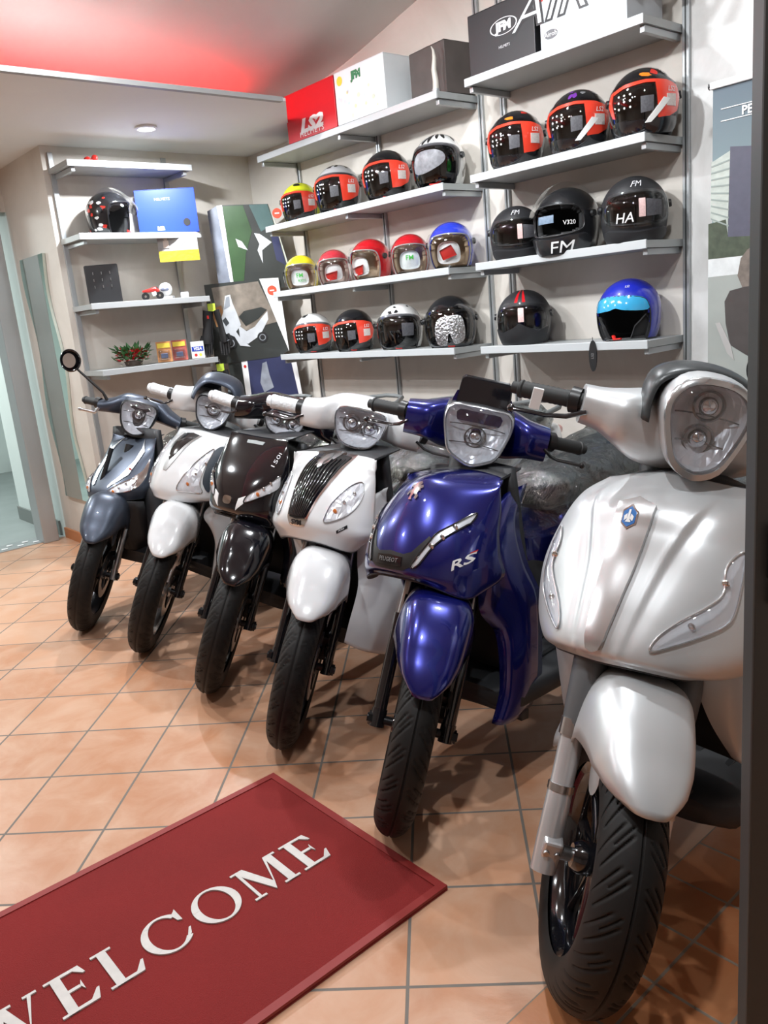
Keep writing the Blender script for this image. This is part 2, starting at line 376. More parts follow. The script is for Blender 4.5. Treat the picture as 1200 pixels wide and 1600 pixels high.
# ------------------------------------------------------------------ wall mirror
mr = room_empty('wall_mirror', -3.72, -1.165, .34); tag(mr, 'tall frameless wavy-edged wall mirror beside the doorway', 'mirror')
zz = np.linspace(0, 1.61, 60)
L_ = [(-.205+.034*math.sin(z*7.2+.4), z) for z in zz]; R2 = [(.205+.036*math.sin(z*7.2+1.2), z+.0) for z in zz]
poly = R2+L_[::-1]
mb = MB(); n_ = len(poly); mb.v = [(x, -.006, z) for x, z in poly]+[(x, .012, z) for x, z in poly]
mb.f = [tuple(range(n_)), tuple(range(n_, 2*n_))]+[(i, (i+1) % n_, n_+(i+1) % n_, n_+i) for i in range(n_)]
mb.build('mirror_glass', mat('mirror glass', (.72, .82, .78), .01, 1), mr, smooth=False)
# stool in the side room that the mirror shows
st = room_empty('bar_stool', -5.0, -2.6, 0); tag(st, 'black padded bar stool on a chrome foot, standing in the side room', 'stool')
MB().lathe([(0, .001), (0, .2), (.012, .19), (.03, .04), (.03, .02), (.75, .02)], (0, 0, 0), (0, 0, 1)).build('stool_base', M_CHROME, st)
MB().loops([[(.2*math.cos(t), .19*math.sin(t), z) for t in np.linspace(0, 2*math.pi, 24, endpoint=False)] for z in (.74, .78, .82)]).build('stool_seat', M_BLACK, st)
MB().grid([[(.2*math.cos(t), .2*math.sin(t), z) for t in np.linspace(2.2, 4.1, 12)] for z in np.linspace(.80, 1.15, 6)]).build('backrest', M_BLACK, st, solid=.03)

# ------------------------------------------------------------------ door mat
mt = room_empty('door_mat', .23, -2.95, 0); tag(mt, 'dark red welcome mat lying on the clay tiles', 'mat')
def matmat():
    m = mat('red bristle mat', (.21, .008, .007), .9, bump=.5, bscale=400, var=.22, vscale=3); return m
MB().box((0, 0, .006), (.775, 2.0, .012)).build('mat_base', matmat(), mt, smooth=False, bevel=.004)
mb = MB(); sx, sy = .3875, 1.0
for (a, b, c, d) in ((-sx, -sx+.022, -sy, sy), (sx-.022, sx, -sy, sy), (-sx+.022, sx-.022, -sy, -sy+.022), (-sx+.022, sx-.022, sy-.022, sy)):
    mb.box(((a+b)/2, (c+d)/2, .008), (b-a, d-c, .014))
mb.build('mat_border', mat('red rubber border', (.24, .016, .013), .6), mt, smooth=False)
# serif capitals; each glyph is a list of polygons in a 1-high box
def glyph(ch):
    t, s = .17, .055   # thick, serif height
    def R(a, b, c, d): return [(a, b), (c, b), (c, d), (a, d)]
    def ring(cx, rx, ry, tx, ty, a0, a1, n=28):
        P = []; Q = []
        for k in range(n+1):
            a = math.radians(a0+(a1-a0)*k/n); P.append((cx+rx*math.cos(a), .5+ry*math.sin(a))); Q.append((cx+(rx-tx)*math.cos(a), .5+(ry-ty)*math.sin(a)))
        return [[P[k], P[k+1], Q[k+1], Q[k]] for k in range(n)]
    if ch == 'E': return [R(.1, 0, .1+t, 1), R(0, 0, .37, s), R(0, 1-s, .37, 1), R(.25, 0, .62, .07), R(.25, .93, .60, 1), [(.62, 0), (.70, .26), (.655, .26), (.5, .07)], [(.60, 1), (.655, .77), (.61, .77), (.48, .93)], R(.25, .475, .47, .545), [(.47, .51), (.52, .38), (.52, .64)], ], .70
    if ch == 'L': return [R(.1, 0, .1+t, 1), R(0, 0, .37, s), R(0, 1-s, .37, 1), R(.25, 0, .60, .07), [(.60, 0), (.68, .28), (.635, .28), (.48, .07)]], .68
    if ch == 'M': return [R(.1, 0, .16, 1), R(0, 0, .26, s), R(0, 1-s, .2, 1), [(.08, 1), (.28, 1), (.56, .22), (.48, 0)], [(.48, 0), (.56, .2), (.83, 1), (.77, 1)], R(.78, 0, .95, 1), R(.69, 0, 1.04, s), R(.8, 1-s, 1.04, 1)], 1.04
    if ch == 'W': return [[(.06, 1), (.24, 1), (.46, .2), (.38, 0)], [(.38, 0), (.44, .15), (.62, .8), (.60, 1), (.55, .85)], [(.5, 1), (.68, 1), (.9, .2), (.82, 0)], [(.82, 0), (.88, .2), (1.12, 1), (1.05, 1)], R(0, 1-s, .34, 1), R(.45, 1-s, .78, 1), R(.97, 1-s, 1.2, 1)], 1.2
    if ch == 'O': return ring(.46, .46, .52, .15, .05, 0, 360, 40), .92
    if ch == 'C': return ring(.46, .46, .52, .15, .05, 42, 318, 34)+[[(.76, .68), (.84, .64), (.84, 1.0), (.79, .94), (.72, .88)], [(.72, .12), (.80, .20), (.86, .36), (.82, .36), (.70, .16)]], .90
mb = MB(); y = -1.17; H_ = .131
# writing runs along +n (away from the door), its tops towards -s
GL = [(g,)+glyph(g) for g in 'WELCOME']; gap = .12
tot = sum(g[2] for g in GL)*H_+gap*H_*6
y = -2.066+2.95-tot; kz = 0
for g, polys, wd in GL:
    for P in polys:
        if sum(P[i][0]*P[(i+1) % len(P)][1]-P[(i+1) % len(P)][0]*P[i][1] for i in range(len(P))) < 0: P = P[::-1]
        kz += 1; top = [((.306-.23)-q[1]*H_, y+q[0]*H_, .0158+.00003*(kz % 11)) for q in P]; n_ = len(P)
        mb.add(top+[(a, b, .0125) for a, b, c in top], [tuple(range(n_))]+[(i, (i+1) % n_, n_+(i+1) % n_, n_+i) for i in range(n_)])
    y += (wd+gap)*H_
mb.build('lettering', mat('worn white lettering', (.56, .53, .50), .55, var=.2, vscale=30), mt, smooth=False)

# ------------------------------------------------------------------ shelves
ZS = [2.42, 1.997, 1.59, 1.185]
NAMES = ['top', 'second', 'third', 'lowest']
def shelf(s0, s1, z, label, group):
    r = room_empty('wall_shelf', (s0+s1)/2, .30, z-.036); tag(r, label, 'shelf', group); L = s1-s0
    MB().box((0, -.146, .018), (L, .288, .030)).build('board', M_SHELF, r, smooth=False)
    MB().box((0, -.295, .018), (L, .010, .036)).build('edge_strip', M_SHELF_E, r, smooth=False, bevel=.002)
    for x in np.linspace(-L/2+.02, L/2-.02, max(2, round(L/.8)+1)):
        MB().box((x, -.14, -.012), (.022, .27, .026)).build('bracket', M_ALU, r, smooth=False, bevel=.002)
    return r
for i, z in enumerate(ZS):
    shelf(-.94, .0, z, f'grey wall shelf of the right-hand bay, {NAMES[i]} of its four', 'shelves of the right bay')
    shelf(-2.735, -1.125, z, f'long grey wall shelf of the middle bay, {NAMES[i]} of its four', 'shelves of the middle bay')
def upright(s, label, zt=3.0):
    o = room_empty('shelf_upright', s, .30, 0); tag(o, label, 'shelf upright', 'slotted shelf uprights')
    MB().box((0, -.009, zt/2), (.030, .018, zt)).build('post', M_ALU, o, smooth=False, bevel=.002)
    MB().box((0, -.0185, zt/2), (.006, .003, zt-.1)).build('slot_groove', M_ALU_D, o, smooth=False)
upright(.018, 'tall aluminium shelf upright ending the right-hand bay, nearest the banner')
upright(-.955, 'aluminium shelf upright at the left end of the right-hand bay')
upright(-1.10, 'aluminium shelf upright at the right end of the middle bay')
upright(-1.90, 'aluminium shelf upright in the middle of the middle bay', 2.78)
upright(-2.70, 'aluminium shelf upright at the left end of the middle bay', 2.73)
# shelves on the short return wall, left
ZL = [2.41, 2.005, 1.605, 1.21]
for i, z in enumerate(ZL):
    r = room_empty('wall_shelf', -3.30, -.72, z-.036, -90); tag(r, f'short grey wall shelf on the left return wall, {NAMES[i]} of its four', 'shelf', 'shelves on the left return wall')
    # local x = -n direction, local y = +s  (turned -90)
    MB().box((0, .146, .018), (.80, .288, .030)).build('board', M_SHELF, r, smooth=False)
    MB().box((0, .295, .018), (.80, .010, .036)).build('edge_strip', M_SHELF_E, r, smooth=False, bevel=.002)
    for x in (-.36, .36): MB().box((x, .14, -.012), (.022, .27, .026)).build('bracket', M_ALU, r, smooth=False, bevel=.002)
for n, lb in ((-1.10, 'aluminium shelf upright on the left return wall, next to the wall corner'), (-.36, 'aluminium shelf upright on the left return wall, further from the corner')):
    o = room_empty('shelf_upright', -3.291, n, 0); tag(o, lb, 'shelf upright', 'slotted shelf uprights')
    MB().box((0, 0, 1.25), (.018, .030, 2.5)).build('post', M_ALU, o, smooth=False, bevel=.002)

# ------------------------------------------------------------------ helmets
class Hm:
    def __init__(s, k=1.0): s.r = (.142*k, .130*k, .132*k)
    def P(s, az, el, h=0):
        a, e = math.radians(az), math.radians(el); rx, ry, rz = s.r
        f = math.cos(e) if e > 0 else math.cos(.55*e)
        k = 1+h/.13
        return np.array([k*rx*f*math.cos(a), k*ry*f*math.sin(a), k*rz*math.sin(e)+.9*rz])
def helmet(s, n, z, look, k, shell, kind, label, group, deco=None, lining=None, visor='clear', visor_up=False, lift=0):
    """look: heading in degrees from -n (towards the shop floor), positive towards +s"""
    H = Hm(k); base = z
    r = room_empty('helmet', s, n, base+.002, -90+look); r['label'] = label; r['category'] = 'helmet'; r['group'] = group
    if kind == 'jet': op = [(-62, -70), (-64, -20), (-60, 8), (-48, 22), (0, 27), (48, 22), (60, 8), (64, -20), (62, -70)]
    else: op = [(-60, -16), (-62, 0), (-56, 16), (-40, 24), (0, 27), (40, 24), (56, 16), (62, 0), (60, -16), (40, -24), (0, -27), (-40, -24)]
    el0 = -66
    def shellgrid(h, el1=90, hole=True, st=4):
        mb = MB(); az = np.arange(-180, 181, st); el = np.arange(el0, el1+1, 3)
        G = [[H.P(a, e, h) for a in az] for e in el]
        o = len(mb.v); mb.v += [tuple(p) for g in G for p in g]; na = len(az)
        for i in range(len(el)-1):
            for j in range(na-1):
                ca, ce = (az[j]+az[j+1])/2, (el[i]+el[i+1])/2
                if hole and inside(op, ca, ce): continue
                mb.f.append((i*na+j, i*na+j+1, (i+1)*na+j+1, (i+1)*na+j))
        return mb
    shellgrid(0).build('shell', shell, r, solid=.006)
    lin = lining or mat('black lining', (.015, .015, .016), .9)
    shellgrid(-.010).build('lining', lin, r, solid=.022)
    # rim trim round the face opening
    pts = [H.P(a, max(e, -64), .001) for a, e in smooth_poly(op, 60)] if kind != 'jet' else [H.P(a, max(e, -64), .001) for a, e in catmull(op, 40)]
    if kind != 'jet': pts.append(pts[0])
    MB().tube(pts, .0038, 8).build('edge_trim', M_BLACK if lining is None else mat('pale trim', (.35, .33, .30), .5), r)
    MB().tube([H.P(a, el0+1, -.004) for a in (np.arange(66, 295, 6) if kind == 'jet' else np.arange(0, 361, 6))], .006, 8).build('neck_roll', M_BLACK, r)
    cv = clear_mat('clear visor', (.93, .95, .96), .05); tv = clear_mat('smoke visor', (.30, .30, .32), .08)
    vm = {'clear': cv, 'smoke': tv, 'none': None, 'bubble': cv, 'blue': None}[visor]
    if vm:
        vo = [(-74, 2), (-70, 22), (-40, 31), (0, 34), (40, 31), (70, 22), (74, 2), (66, -36), (40, -47), (0, -50), (-40, -47), (-66, -36)]
        if kind != 'jet': vo = [(-72, 2), (-68, 20), (-40, 28), (0, 30), (40, 28), (68, 20), (72, 2), (66, -16), (40, -27), (0, -31), (-40, -27), (-66, -16)]
        bub = .012 if visor == 'bubble' else .007
        vr = r
        if visor_up:
            tilt = 52
            def pj(a, e, h):
                p = H.P(a, e, h+bub+.004); c = np.array([0, 0, .9*H.r[2]]); q = p-c; t = math.radians(tilt)
                return np.array([q[0]*math.cos(t)-q[2]*math.sin(t), q[1]*1.02, q[0]*math.sin(t)+q[2]*math.cos(t)])*1.03+c
        else:
            def pj(a, e, h): return H.P(a, e, h+bub+.010*max(0, math.cos(math.radians(a))) if visor == 'bubble' else h+bub)
        patch(MB(), smooth_poly(vo, 60), pj, 5, 0, skirt=False).build('visor', vm, r)
        for sg in (-1, 1):
            p = H.P(sg*80, 6, .004); q = H.P(sg*80, 6, .014)
            MB().tube([p, q], [.017, .014], 20).build('visor_pivot', M_BLACK, r)
    if deco: deco(r, H)
    # chin strap buckle
    return r
def spot(r, H, name, poly, m, h=.0015, step=5, smooth=True):
    return patch(MB(), smooth_poly(poly, 40) if smooth else poly, lambda a, e, hh: H.P(a, e, hh), step, h).build(name, m, r)
def lab(r, H, txt, az, el, size, m, h=.010, rot=0, shear=0, bold=0, space=1.0):
    mb = MB(); put_text(mb, txt, lambda x, y, hh: H.P(az+x, el+y, hh), size, rot=rot, h=h, shear=shear, bold=bold, space=space)
    # az grows to the wearer's left = viewer's right when seen from the front
    return mb.build('lettering', m, r, smooth=False)
M_FILM = mat('orange red film', (.72, .05, .025), .25, coat=.6)
M_FILMD = mat('dark film', (.03, .03, .035), .15, coat=.8)
def strap(r, H, side=1, m=None):
    MB().tube([H.P(22*side, -64, -.02), H.P(10*side, -66, .004)*np.array([1, 1, .2])+np.array([0, 0, .006]), H.P(-6*side, -66, .006)*np.array([1, 1, .1])+np.array([0, 0, .008])], .009, 8, flat=.5).build('chin_strap', m or M_RED, r)
def deco_film(extra=None, frac=.45, white=True):
    def f(r, H):
        vo = [(-68, 0), (-64, 18), (-36, 25), (0, 28), (36, 25), (64, 18), (70, 0), (62, -20), (40, -30), (0, -33), (-40, -30), (-62, -20)]
        v2 = [(16, 26.5), (38, 25), (64, 18), (70, 0), (62, -20), (40, -30), (20, -32.5)]
        spot(r, H, 'visor_film', v2, M_FILM, .0092, smooth=False)
        v1 = [(-70, 0), (-66, 17), (-58, 20), (-60, 2), (-54, -22), (-60, -20)]
        spot(r, H, 'visor_film', v1, M_FILM, .0092, smooth=False)
        spot(r, H, 'visor_film', [(-58, 19), (-36, 25), (0, 27.5), (16, 26.5), (16, 21), (0, 22), (-36, 19), (-57, 13)], M_FILM, .0092, smooth=False)
        spot(r, H, 'care_sheet', [(-8, -22), (12, -20), (12, 2), (-8, 2)], mat('grey printed sheet', (.075, .075, .085), .5, var=.6, vscale=120), .0090, smooth=False)
        mb = MB()
        for i in range(3):
            for j in range(3):
                a, e = -44+i*10, 8-j*9
                mb.lathe([(0, .0003), (0, .0042)], H.P(a, e, .0098), H.P(a, e, .02)-H.P(a, e, 0), 10)
        mb.build('dot_pattern', M_WHITE, r)
        spot(r, H, 'barcode_label', [(34, -14), (54, -14), (54, 3), (34, 3)], mat('printed label', (.62, .55, .52), .5, var=.4, vscale=200), .0112, smooth=False)
        lab(r, H, 'LS2', 44, 10, 11, M_WHITE, .0105, shear=.3, bold=.02)
        spot(r, H, 'chin_film', [(-50, -36), (0, -41), (50, -36), (48, -52), (0, -58), (-48, -52)], mat('black chin pad', (.01, .01, .012), .35), .0035)
        strap(r, H)
        if extra: extra(r, H)
    return f
def blot(cols, n, seed, azr=(-180, 180), elr=(5, 80), size=(10, 26), names='graphic'):
    def f(r, H):
        rd = random.Random(seed)
        for q, c in enumerate(cols):
            for k in range(n):
                mb = MB()
                a = rd.uniform(*azr); e = rd.uniform(*elr); w = rd.uniform(*size)/max(.35, math.cos(math.radians(e))); h = rd.uniform(*size)*.45; t = rd.uniform(-.6, .6)
                if abs(a) < 70 and e-h < 30: e = 34+h
                P = []
                for j in range(8):
                    b = j*math.pi/4; rr = rd.uniform(.55, 1); x, y = w/2*rr*math.cos(b), h*rr*math.sin(b); P.append((a+x*math.cos(t)-y*math.sin(t), min(88, e+x*math.sin(t)*.5+y*math.cos(t))))
                patch(mb, smooth_poly(P, 20), lambda a_, e_, hh: H.P(a_, e_, hh), 6, .0008+.0003*q, skirt=False)
                mb.build(names, c, r)
    return f
def zebra(seed, c):
    def f(r, H):
        rd = random.Random(seed); mb = MB()
        for k in range(15):
            a0 = -170+k*24+rd.uniform(-5, 5); e0 = rd.uniform(34, 46) if abs(a0) < 75 else rd.uniform(-45, 20); L = rd.uniform(25, 50); w = rd.uniform(4, 8)
            P = [(a0, e0), (a0+w, e0+L*.3), (a0+w*.6+8, e0+L*.7), (a0+14, min(82, e0+L)), (a0+3, e0+L*.72), (a0-w, e0+L*.35)]
            patch(mb, smooth_poly(P, 24), lambda a_, e_, hh: H.P(a_, min(e_, 86), hh), 6, .0009, skirt=False)
        mb.build('stripe_pattern', c, r)
    return f
def both(*fs):
    def f(r, H):
        for g in fs: g(r, H)
    return f
def vent(r, H, m=M_BLACK):
    spot(r, H, 'top_vent', [(-14, 50), (14, 50), (10, 58), (-10, 58)], m, .005)
c_ = lambda n, col, **k: mat('helmet '+n, col, k.get('rough', .18), coat=k.get('coat', 1))
S_YEL = c_('yellow', (.72, .78, .02)); S_SIL = c_('silver', (.42, .42, .43), rough=.3); S_BLK = c_('black', (.008, .008, .010)); S_WHT = c_('white', (.80, .80, .79)); S_MBK = c_('matt black', (.014, .014, .016), rough=.5, coat=0)
S_RED = c_('red', (.50, .006, .012)); S_DRED = c_('rose red', (.48, .03, .045)); S_BLU = c_('blue', (.02, .045, .55)); S_GRY = c_('grey', (.2, .2, .21)); S_YEL2 = c_('warm yellow', (.85, .72, .02))
S_BLU2 = c_('royal blue', (.006, .015, .36), rough=.35)
TAN = mat('tan lining', (.42, .29, .18), .8); PINK = mat('clear peach lining', (.50, .36, .30), .8)
GRN = mat('green print', (.06, .55, .06), .5); PAPER = mat('white paper', (.75, .76, .74), .7)
G_MID2, G_MID3, G_MID4 = 'helmets on the second shelf of the middle bay', 'small open-face helmets on the third shelf of the middle bay', 'helmets on the lowest shelf of the middle bay'
G_R2, G_R3, G_R4 = 'helmets on the second shelf of the right bay', 'black helmets on the third shelf of the right bay', 'helmets on the lowest shelf of the right bay'
def chin(m):
    def f(r, H): spot(r, H, 'chin_guard', [(-60, -30), (0, -33), (60, -30), (55, -58), (0, -60), (-55, -58)], m, .010)
    return f
def black_low(r, H): spot(r, H, 'lower_shell', [(-175, -64), (-175, -30), (-120, -22), (-75, -30), (-66, -64)], S_BLK, .001, smooth=False); spot(r, H, 'lower_shell', [(175, -64), (175, -30), (120, -22), (75, -30), (66, -64)], S_BLK, .001, smooth=False)
z2, z3, z4 = ZS[1], ZS[2], ZS[3]
helmet(-2.505, .135, z2, 42, .92, S_YEL, 'jet', 'bright yellow open-face helmet with orange visor film, leftmost on its shelf', G_MID2, both(deco_film(), vent))
helmet(-2.117, .135, z2, 40, 1.05, S_SIL, 'jet', 'silver and black helmet with red film over the visor, next to the bright yellow one', G_MID2, both(blot([S_BLK], 4, 3, (-60, 90), (45, 75)), deco_film()), visor='smoke')
helmet(-1.674, .135, z2, 38, 1.03, S_BLK, 'jet', 'glossy black helmet with red visor film, between silver and tiger-striped helmets', G_MID2, both(blot([S_GRY], 3, 8), deco_film()), visor='smoke')
def zeb_face(r, H):
    spot(r, H, 'visor_print', [(-40, -20), (-10, -26), (30, -10), (34, 8), (10, 18), (-30, 12)], mat('silver flake print', (.20, .20, .22), .4, var=.6, vscale=60), .0088); strap(r, H)
helmet(-1.267, .135, z2, 22, 1.02, S_WHT, 'jet', 'white helmet with black tiger stripes and a smoked visor', G_MID2, both(zebra(5, S_BLK), zeb_face), visor='smoke')
def kidpaper(txt1, txt2):
    def f(r, H):
        spot(r, H, 'paper_insert', [(-26, -44), (26, -44), (30, -10), (16, 6), (-16, 6), (-30, -10)], PAPER, -.018)
        lab(r, H, txt1, 0, -12, 22, GRN, -.014, bold=.03)
        if txt2: lab(r, H, txt2, 8, -32, 15, GRN, -.014, bold=.03)
    return f
def redcard(r, H):
    spot(r, H, 'paper_insert', [(-26, -44), (26, -44), (30, -10), (16, 6), (-16, 6), (-30, -10)], PAPER, -.020)
    spot(r, H, 'red_card', [(-34, -22), (14, -14), (10, -42), (-30, -48)], M_RED, -.014, smooth=False)
helmet(-2.58, .135, z3, 46, .84, S_YEL2, 'jet', 'small yellow helmet with clear bubble visor and green-lettered paper inside', G_MID3, kidpaper('FM', 'KIDS'), lining=TAN, visor='bubble')
helmet(-2.233, .135, z3, 48, .82, S_DRED, 'jet', 'small rose-red helmet with clear visor and a red and white card inside', G_MID3, redcard, lining=PINK, visor='bubble')
helmet(-1.879, .135, z3, 12, .90, S_RED, 'jet', 'small deep red helmet turned to the left, showing its smooth red side', G_MID3, redcard, lining=TAN, visor='bubble')
helmet(-1.542, .135, z3, 44, .84, S_RED, 'jet', 'small red helmet facing forward with big green letters on white paper inside', G_MID3, kidpaper('FM', ''), lining=TAN, visor='bubble')
def kid_blue(r, H):
    spot(r, H, 'paper_insert', [(-26, -46), (26, -46), (30, -10), (16, 6), (-16, 6), (-30, -10)], PAPER, -.020)
    spot(r, H, 'red_card', [(-24, -12), (8, 0), (22, -26), (-16, -38)], M_RED, -.012, smooth=False)
    MB().tube([H.P(5, -66, .0), H.P(2, -66, .02)*np.array([1, 1, 0])+np.array([.02, 0, .004])], .006, 8).build('chin_strap', M_BLACK, r)
helmet(-1.225, .135, z3, 36, .92, S_BLU, 'jet', 'small blue helmet with tan lining and a tilted red card inside its clear visor', G_MID3, kid_blue, lining=TAN, visor='bubble')
helmet(-2.517, .135, z4, 44, .98, S_WHT, 'jet', 'white and black helmet with red visor film, leftmost on the lowest shelf', G_MID4, both(blot([S_BLK], 5, 21, (-80, 120), (36, 70)), black_low, deco_film()), visor='smoke')
helmet(-2.098, .135, z4, 42, .98, S_BLK, 'jet', 'plain black helmet with dotted visor and orange-red film, second on the lowest shelf', G_MID4, both(black_low, deco_film()), visor='smoke')
def sheet(r, H):
    spot(r, H, 'care_sheet', [(16, -20), (44, -20), (46, 8), (16, 10)], mat('grey printed sheet', (.075, .075, .085), .5, var=.6, vscale=120), .0092, smooth=False)
    spot(r, H, 'lower_shell', [(-50, -36), (0, -41), (50, -36), (48, -52), (0, -58), (-48, -52)], S_BLK, .0035); strap(r, H)
helmet(-1.673, .135, z4, 36, 1.0, S_WHT, 'jet', 'white helmet with black spots and dark visor, on the lowest shelf', G_MID4, both(blot([S_BLK], 8, 12, (-150, 150), (20, 78), (8, 18)), sheet), visor='smoke')
def foil(r, H):
    spot(r, H, 'visor_print', [(-30, -44), (-8, -50), (0, -20), (12, -48), (34, -36), (30, 8), (6, 14), (-26, 4)], mat('crumpled silver foil', (.55, .56, .58), .25, 1, bump=1.0, bscale=90), .0095)
    spot(r, H, 'chin_film', [(-60, -38), (0, -44), (60, -38), (55, -58), (0, -60), (-55, -58)], S_BLK, .003); strap(r, H)
helmet(-1.268, .135, z4, 40, 1.06, S_BLK, 'jet', 'black helmet with a crumpled silver print across its visor', G_MID4, foil, visor='smoke')
COLR = [mat('graphic red', (.65, .03, .02), .25, coat=1), mat('graphic orange', (.85, .22, .02), .25, coat=1), mat('graphic green', (.05, .55, .08), .25, coat=1), mat('graphic purple', (.14, .03, .28), .25, coat=1)]
def green_side(r, H):
    spot(r, H, 'side_graphic', [(-74, -50), (-110, -50), (-120, -10), (-100, 10), (-78, 4)], COLR[2], .0012); lab(r, H, '46', -96, -22, 26, S_BLK, .003, bold=.03)
helmet(-.756, .135, z2, 34, 1.0, S_BLK, 'jet', 'black helmet with green, red and purple racing graphics, leftmost in the right bay', G_R2, both(blot(COLR, 3, 4), green_side, deco_film(), chin(S_BLK)), visor='smoke')
def white_sheet(r, H): spot(r, H, 'loose_paper', [(-2, -38), (8, -38), (40, -4), (28, -2)], PAPER, .0118, smooth=False)
helmet(-.403, .135, z2, 30, 1.02, S_BLK, 'jet', "dark purple-grey helmet with white paper strip, second of the right bay's film-covered three", G_R2, both(blot([COLR[3], S_GRY], 4, 9), deco_film(), white_sheet, chin(S_BLK)), visor='smoke')
helmet(-.089, .135, z2, 36, 1.04, S_BLK, 'jet', 'red, orange and black helmet with white paper strip, rightmost under the top right shelf', G_R2, both(blot([COLR[0], COLR[1], S_SIL], 4, 15), deco_film(), white_sheet, chin(S_BLK)), visor='smoke')
def fm(r, H):
    lab(r, H, 'FM', 0, 44, 20, mat('silver letters', (.6, .6, .62), .35), .002, shear=.35, bold=.02)
    spot(r, H, 'pink_label', [(4, -14), (14, -14), (14, 14), (4, 14)], mat('pale pink label', (.72, .50, .48), .5, var=.3, vscale=150), .0095, smooth=False)
    spot(r, H, 'care_sheet', [(16, -14), (44, -12), (44, 10), (16, 13)], mat('grey printed sheet', (.075, .075, .085), .5, var=.6, vscale=120), .0090, smooth=False)
    spot(r, H, 'chin_guard', [(-60, -33), (0, -38), (60, -33), (52, -60), (0, -62), (-52, -60)], S_MBK, .012)
helmet(-.783, .135, z3, 38, .97, S_MBK, 'full', 'matt black helmet with clear visor shut, left of the one with raised visor', G_R3, fm)
def fm_big(r, H):
    fm(r, H); lab(r, H, 'HA', -20, -14, 22, M_WHITE, .0098, shear=.2, bold=.05)
helmet(-.138, .135, z3, 36, 1.06, S_MBK, 'full', 'large matt black full-face helmet with white letters behind its shut visor', G_R3, fm_big)
def fm_mod(r, H):
    spot(r, H, 'chin_guard', [(-70, -26), (0, -30), (70, -26), (62, -60), (0, -63), (-62, -60)], S_GBK, .016)
    lab(r, H, 'FM', 20, -46, 34, M_WHITE, .020, shear=.2)
    lab(r, H, 'V320', 36, -6, 10, M_WHITE, .004, bold=.03)
    spot(r, H, 'inner_label', [(-30, -4), (8, -4), (8, 10), (-30, 10)], mat('blue grey label', (.14, .2, .28), .4, var=.5, vscale=90), -.004, smooth=False)
S_GBK = c_('satin black', (.012, .012, .014), rough=.3)
helmet(-.475, .125, z3, 6, 1.10, S_GBK, 'full', 'big glossy black helmet turned left, visor raised, bold white letters on its chin', G_R3, fm_mod, visor_up=True)
def r3a(r, H):
    spot(r, H, 'stripe', [(-14, 34), (-6, 34), (-5, 80), (-13, 80)], S_RED, .001, smooth=False); spot(r, H, 'stripe', [(6, 34), (14, 34), (13, 80), (5, 80)], S_RED, .001, smooth=False)
    spot(r, H, 'pink_label', [(-2, -6), (9, -6), (9, 20), (-2, 20)], mat('pale pink label', (.72, .50, .48), .5, var=.3, vscale=150), .0115, smooth=False)
    spot(r, H, 'chin_guard', [(-66, -18), (-40, -26), (-16, -18), (0, -8), (16, -18), (40, -26), (66, -18), (58, -58), (0, -62), (-58, -58)], S_MBK, .008, smooth=False); strap(r, H)
helmet(-.759, .135, z4, 30, 1.02, S_MBK, 'jet', 'matt black helmet with dark red stripes and a goggle-shaped clear visor', G_R4, r3a)
def r3b(r, H):
    spot(r, H, 'sun_visor', [(-58, 0), (-60, 12), (-46, 24), (0, 28), (46, 24), (60, 12), (56, 0), (16, 2), (0, 6), (-16, 2)], mat('bright blue sun visor', (.04, .35, .62), .12, coat=1), .004)
    for sg in (-1, 1): spot(r, H, 'cheek_pad', [(sg*62, -62), (sg*64, -20), (sg*56, -8), (sg*34, -30), (sg*26, -62)], mat('black lining', (.015, .015, .016), .9), -.012, smooth=False)
    lab(r, H, 'LS2', 20, 48, 8, M_WHITE, .001, shear=.2); strap(r, H, -1)
helmet(-.169, .135, z4, 10, 1.03, S_BLU2, 'jet', 'royal blue open-face helmet with a light-blue sun visor, on the lowest right shelf', G_R4, r3b, visor='none')
def lh(r, H):
    blot([COLR[0], S_WHT], 11, 2, (-150, -66), (-45, 30), (10, 18))(r, H); blot([S_SIL], 3, 6, (-20, 60), (38, 70))(r, H); strap(r, H)
rr = helmet(0, 0, 2.005, 0, 1.0, S_BLK, 'jet', 'black helmet with red and white patches on its side, on the small left shelf', 'helmet on the left shelf', lh, visor='clear', visor_up=True)
del rr['group']
rr.matrix_world = ROOM @ Matrix.Translation((-3.13, -.86, 2.007)) @ Matrix.Rotation(math.radians(34), 4, 'Z')

# ------------------------------------------------------------------ boxes on the top shelves
def carton(s, n, z, w, d, h, turn, m, label, name='carton', texts=(), extra=None):
    r = room_empty(name, s, n, z+.001, turn); tag(r, label, 'box')
    MB().box((0, 0, h/2), (w, d, h)).build('box_body', m, r, smooth=False, bevel=.002)
    MB().box((0, 0, h+.0015), (w*.995, d*.995, .002)).box((0, 0, h+.003), (.04, d*.99, .001)).build('lid_flap', m, r, smooth=False)
    front = lambda x, y, hh: np.array([x, -d/2-.0005-hh, y+h/2])
    for t in texts:
        txt, x, y, size, tm = t[:5]; kw = t[5] if len(t) > 5 else {}
        mb = MB(); put_text(mb, txt, front, size, x, y, h=.0006, **kw); mb.build('lettering', tm, r, smooth=False)
    if extra: extra(r, front, w, d, h)
    return r
M_CRED = mat('red card', (.55, .012, .02), .4); M_CWHT = mat('white card', (.74, .78, .80), .45); M_CDK = mat('dark brown card', (.085, .07, .065), .6, var=.3, vscale=12); M_CBLK = mat('black card', (.018, .018, .020), .4)
M_CBLU = mat('blue card', (.015, .05, .42), .35); M_SILV = mat('silver letters', (.6, .6, .62), .35)
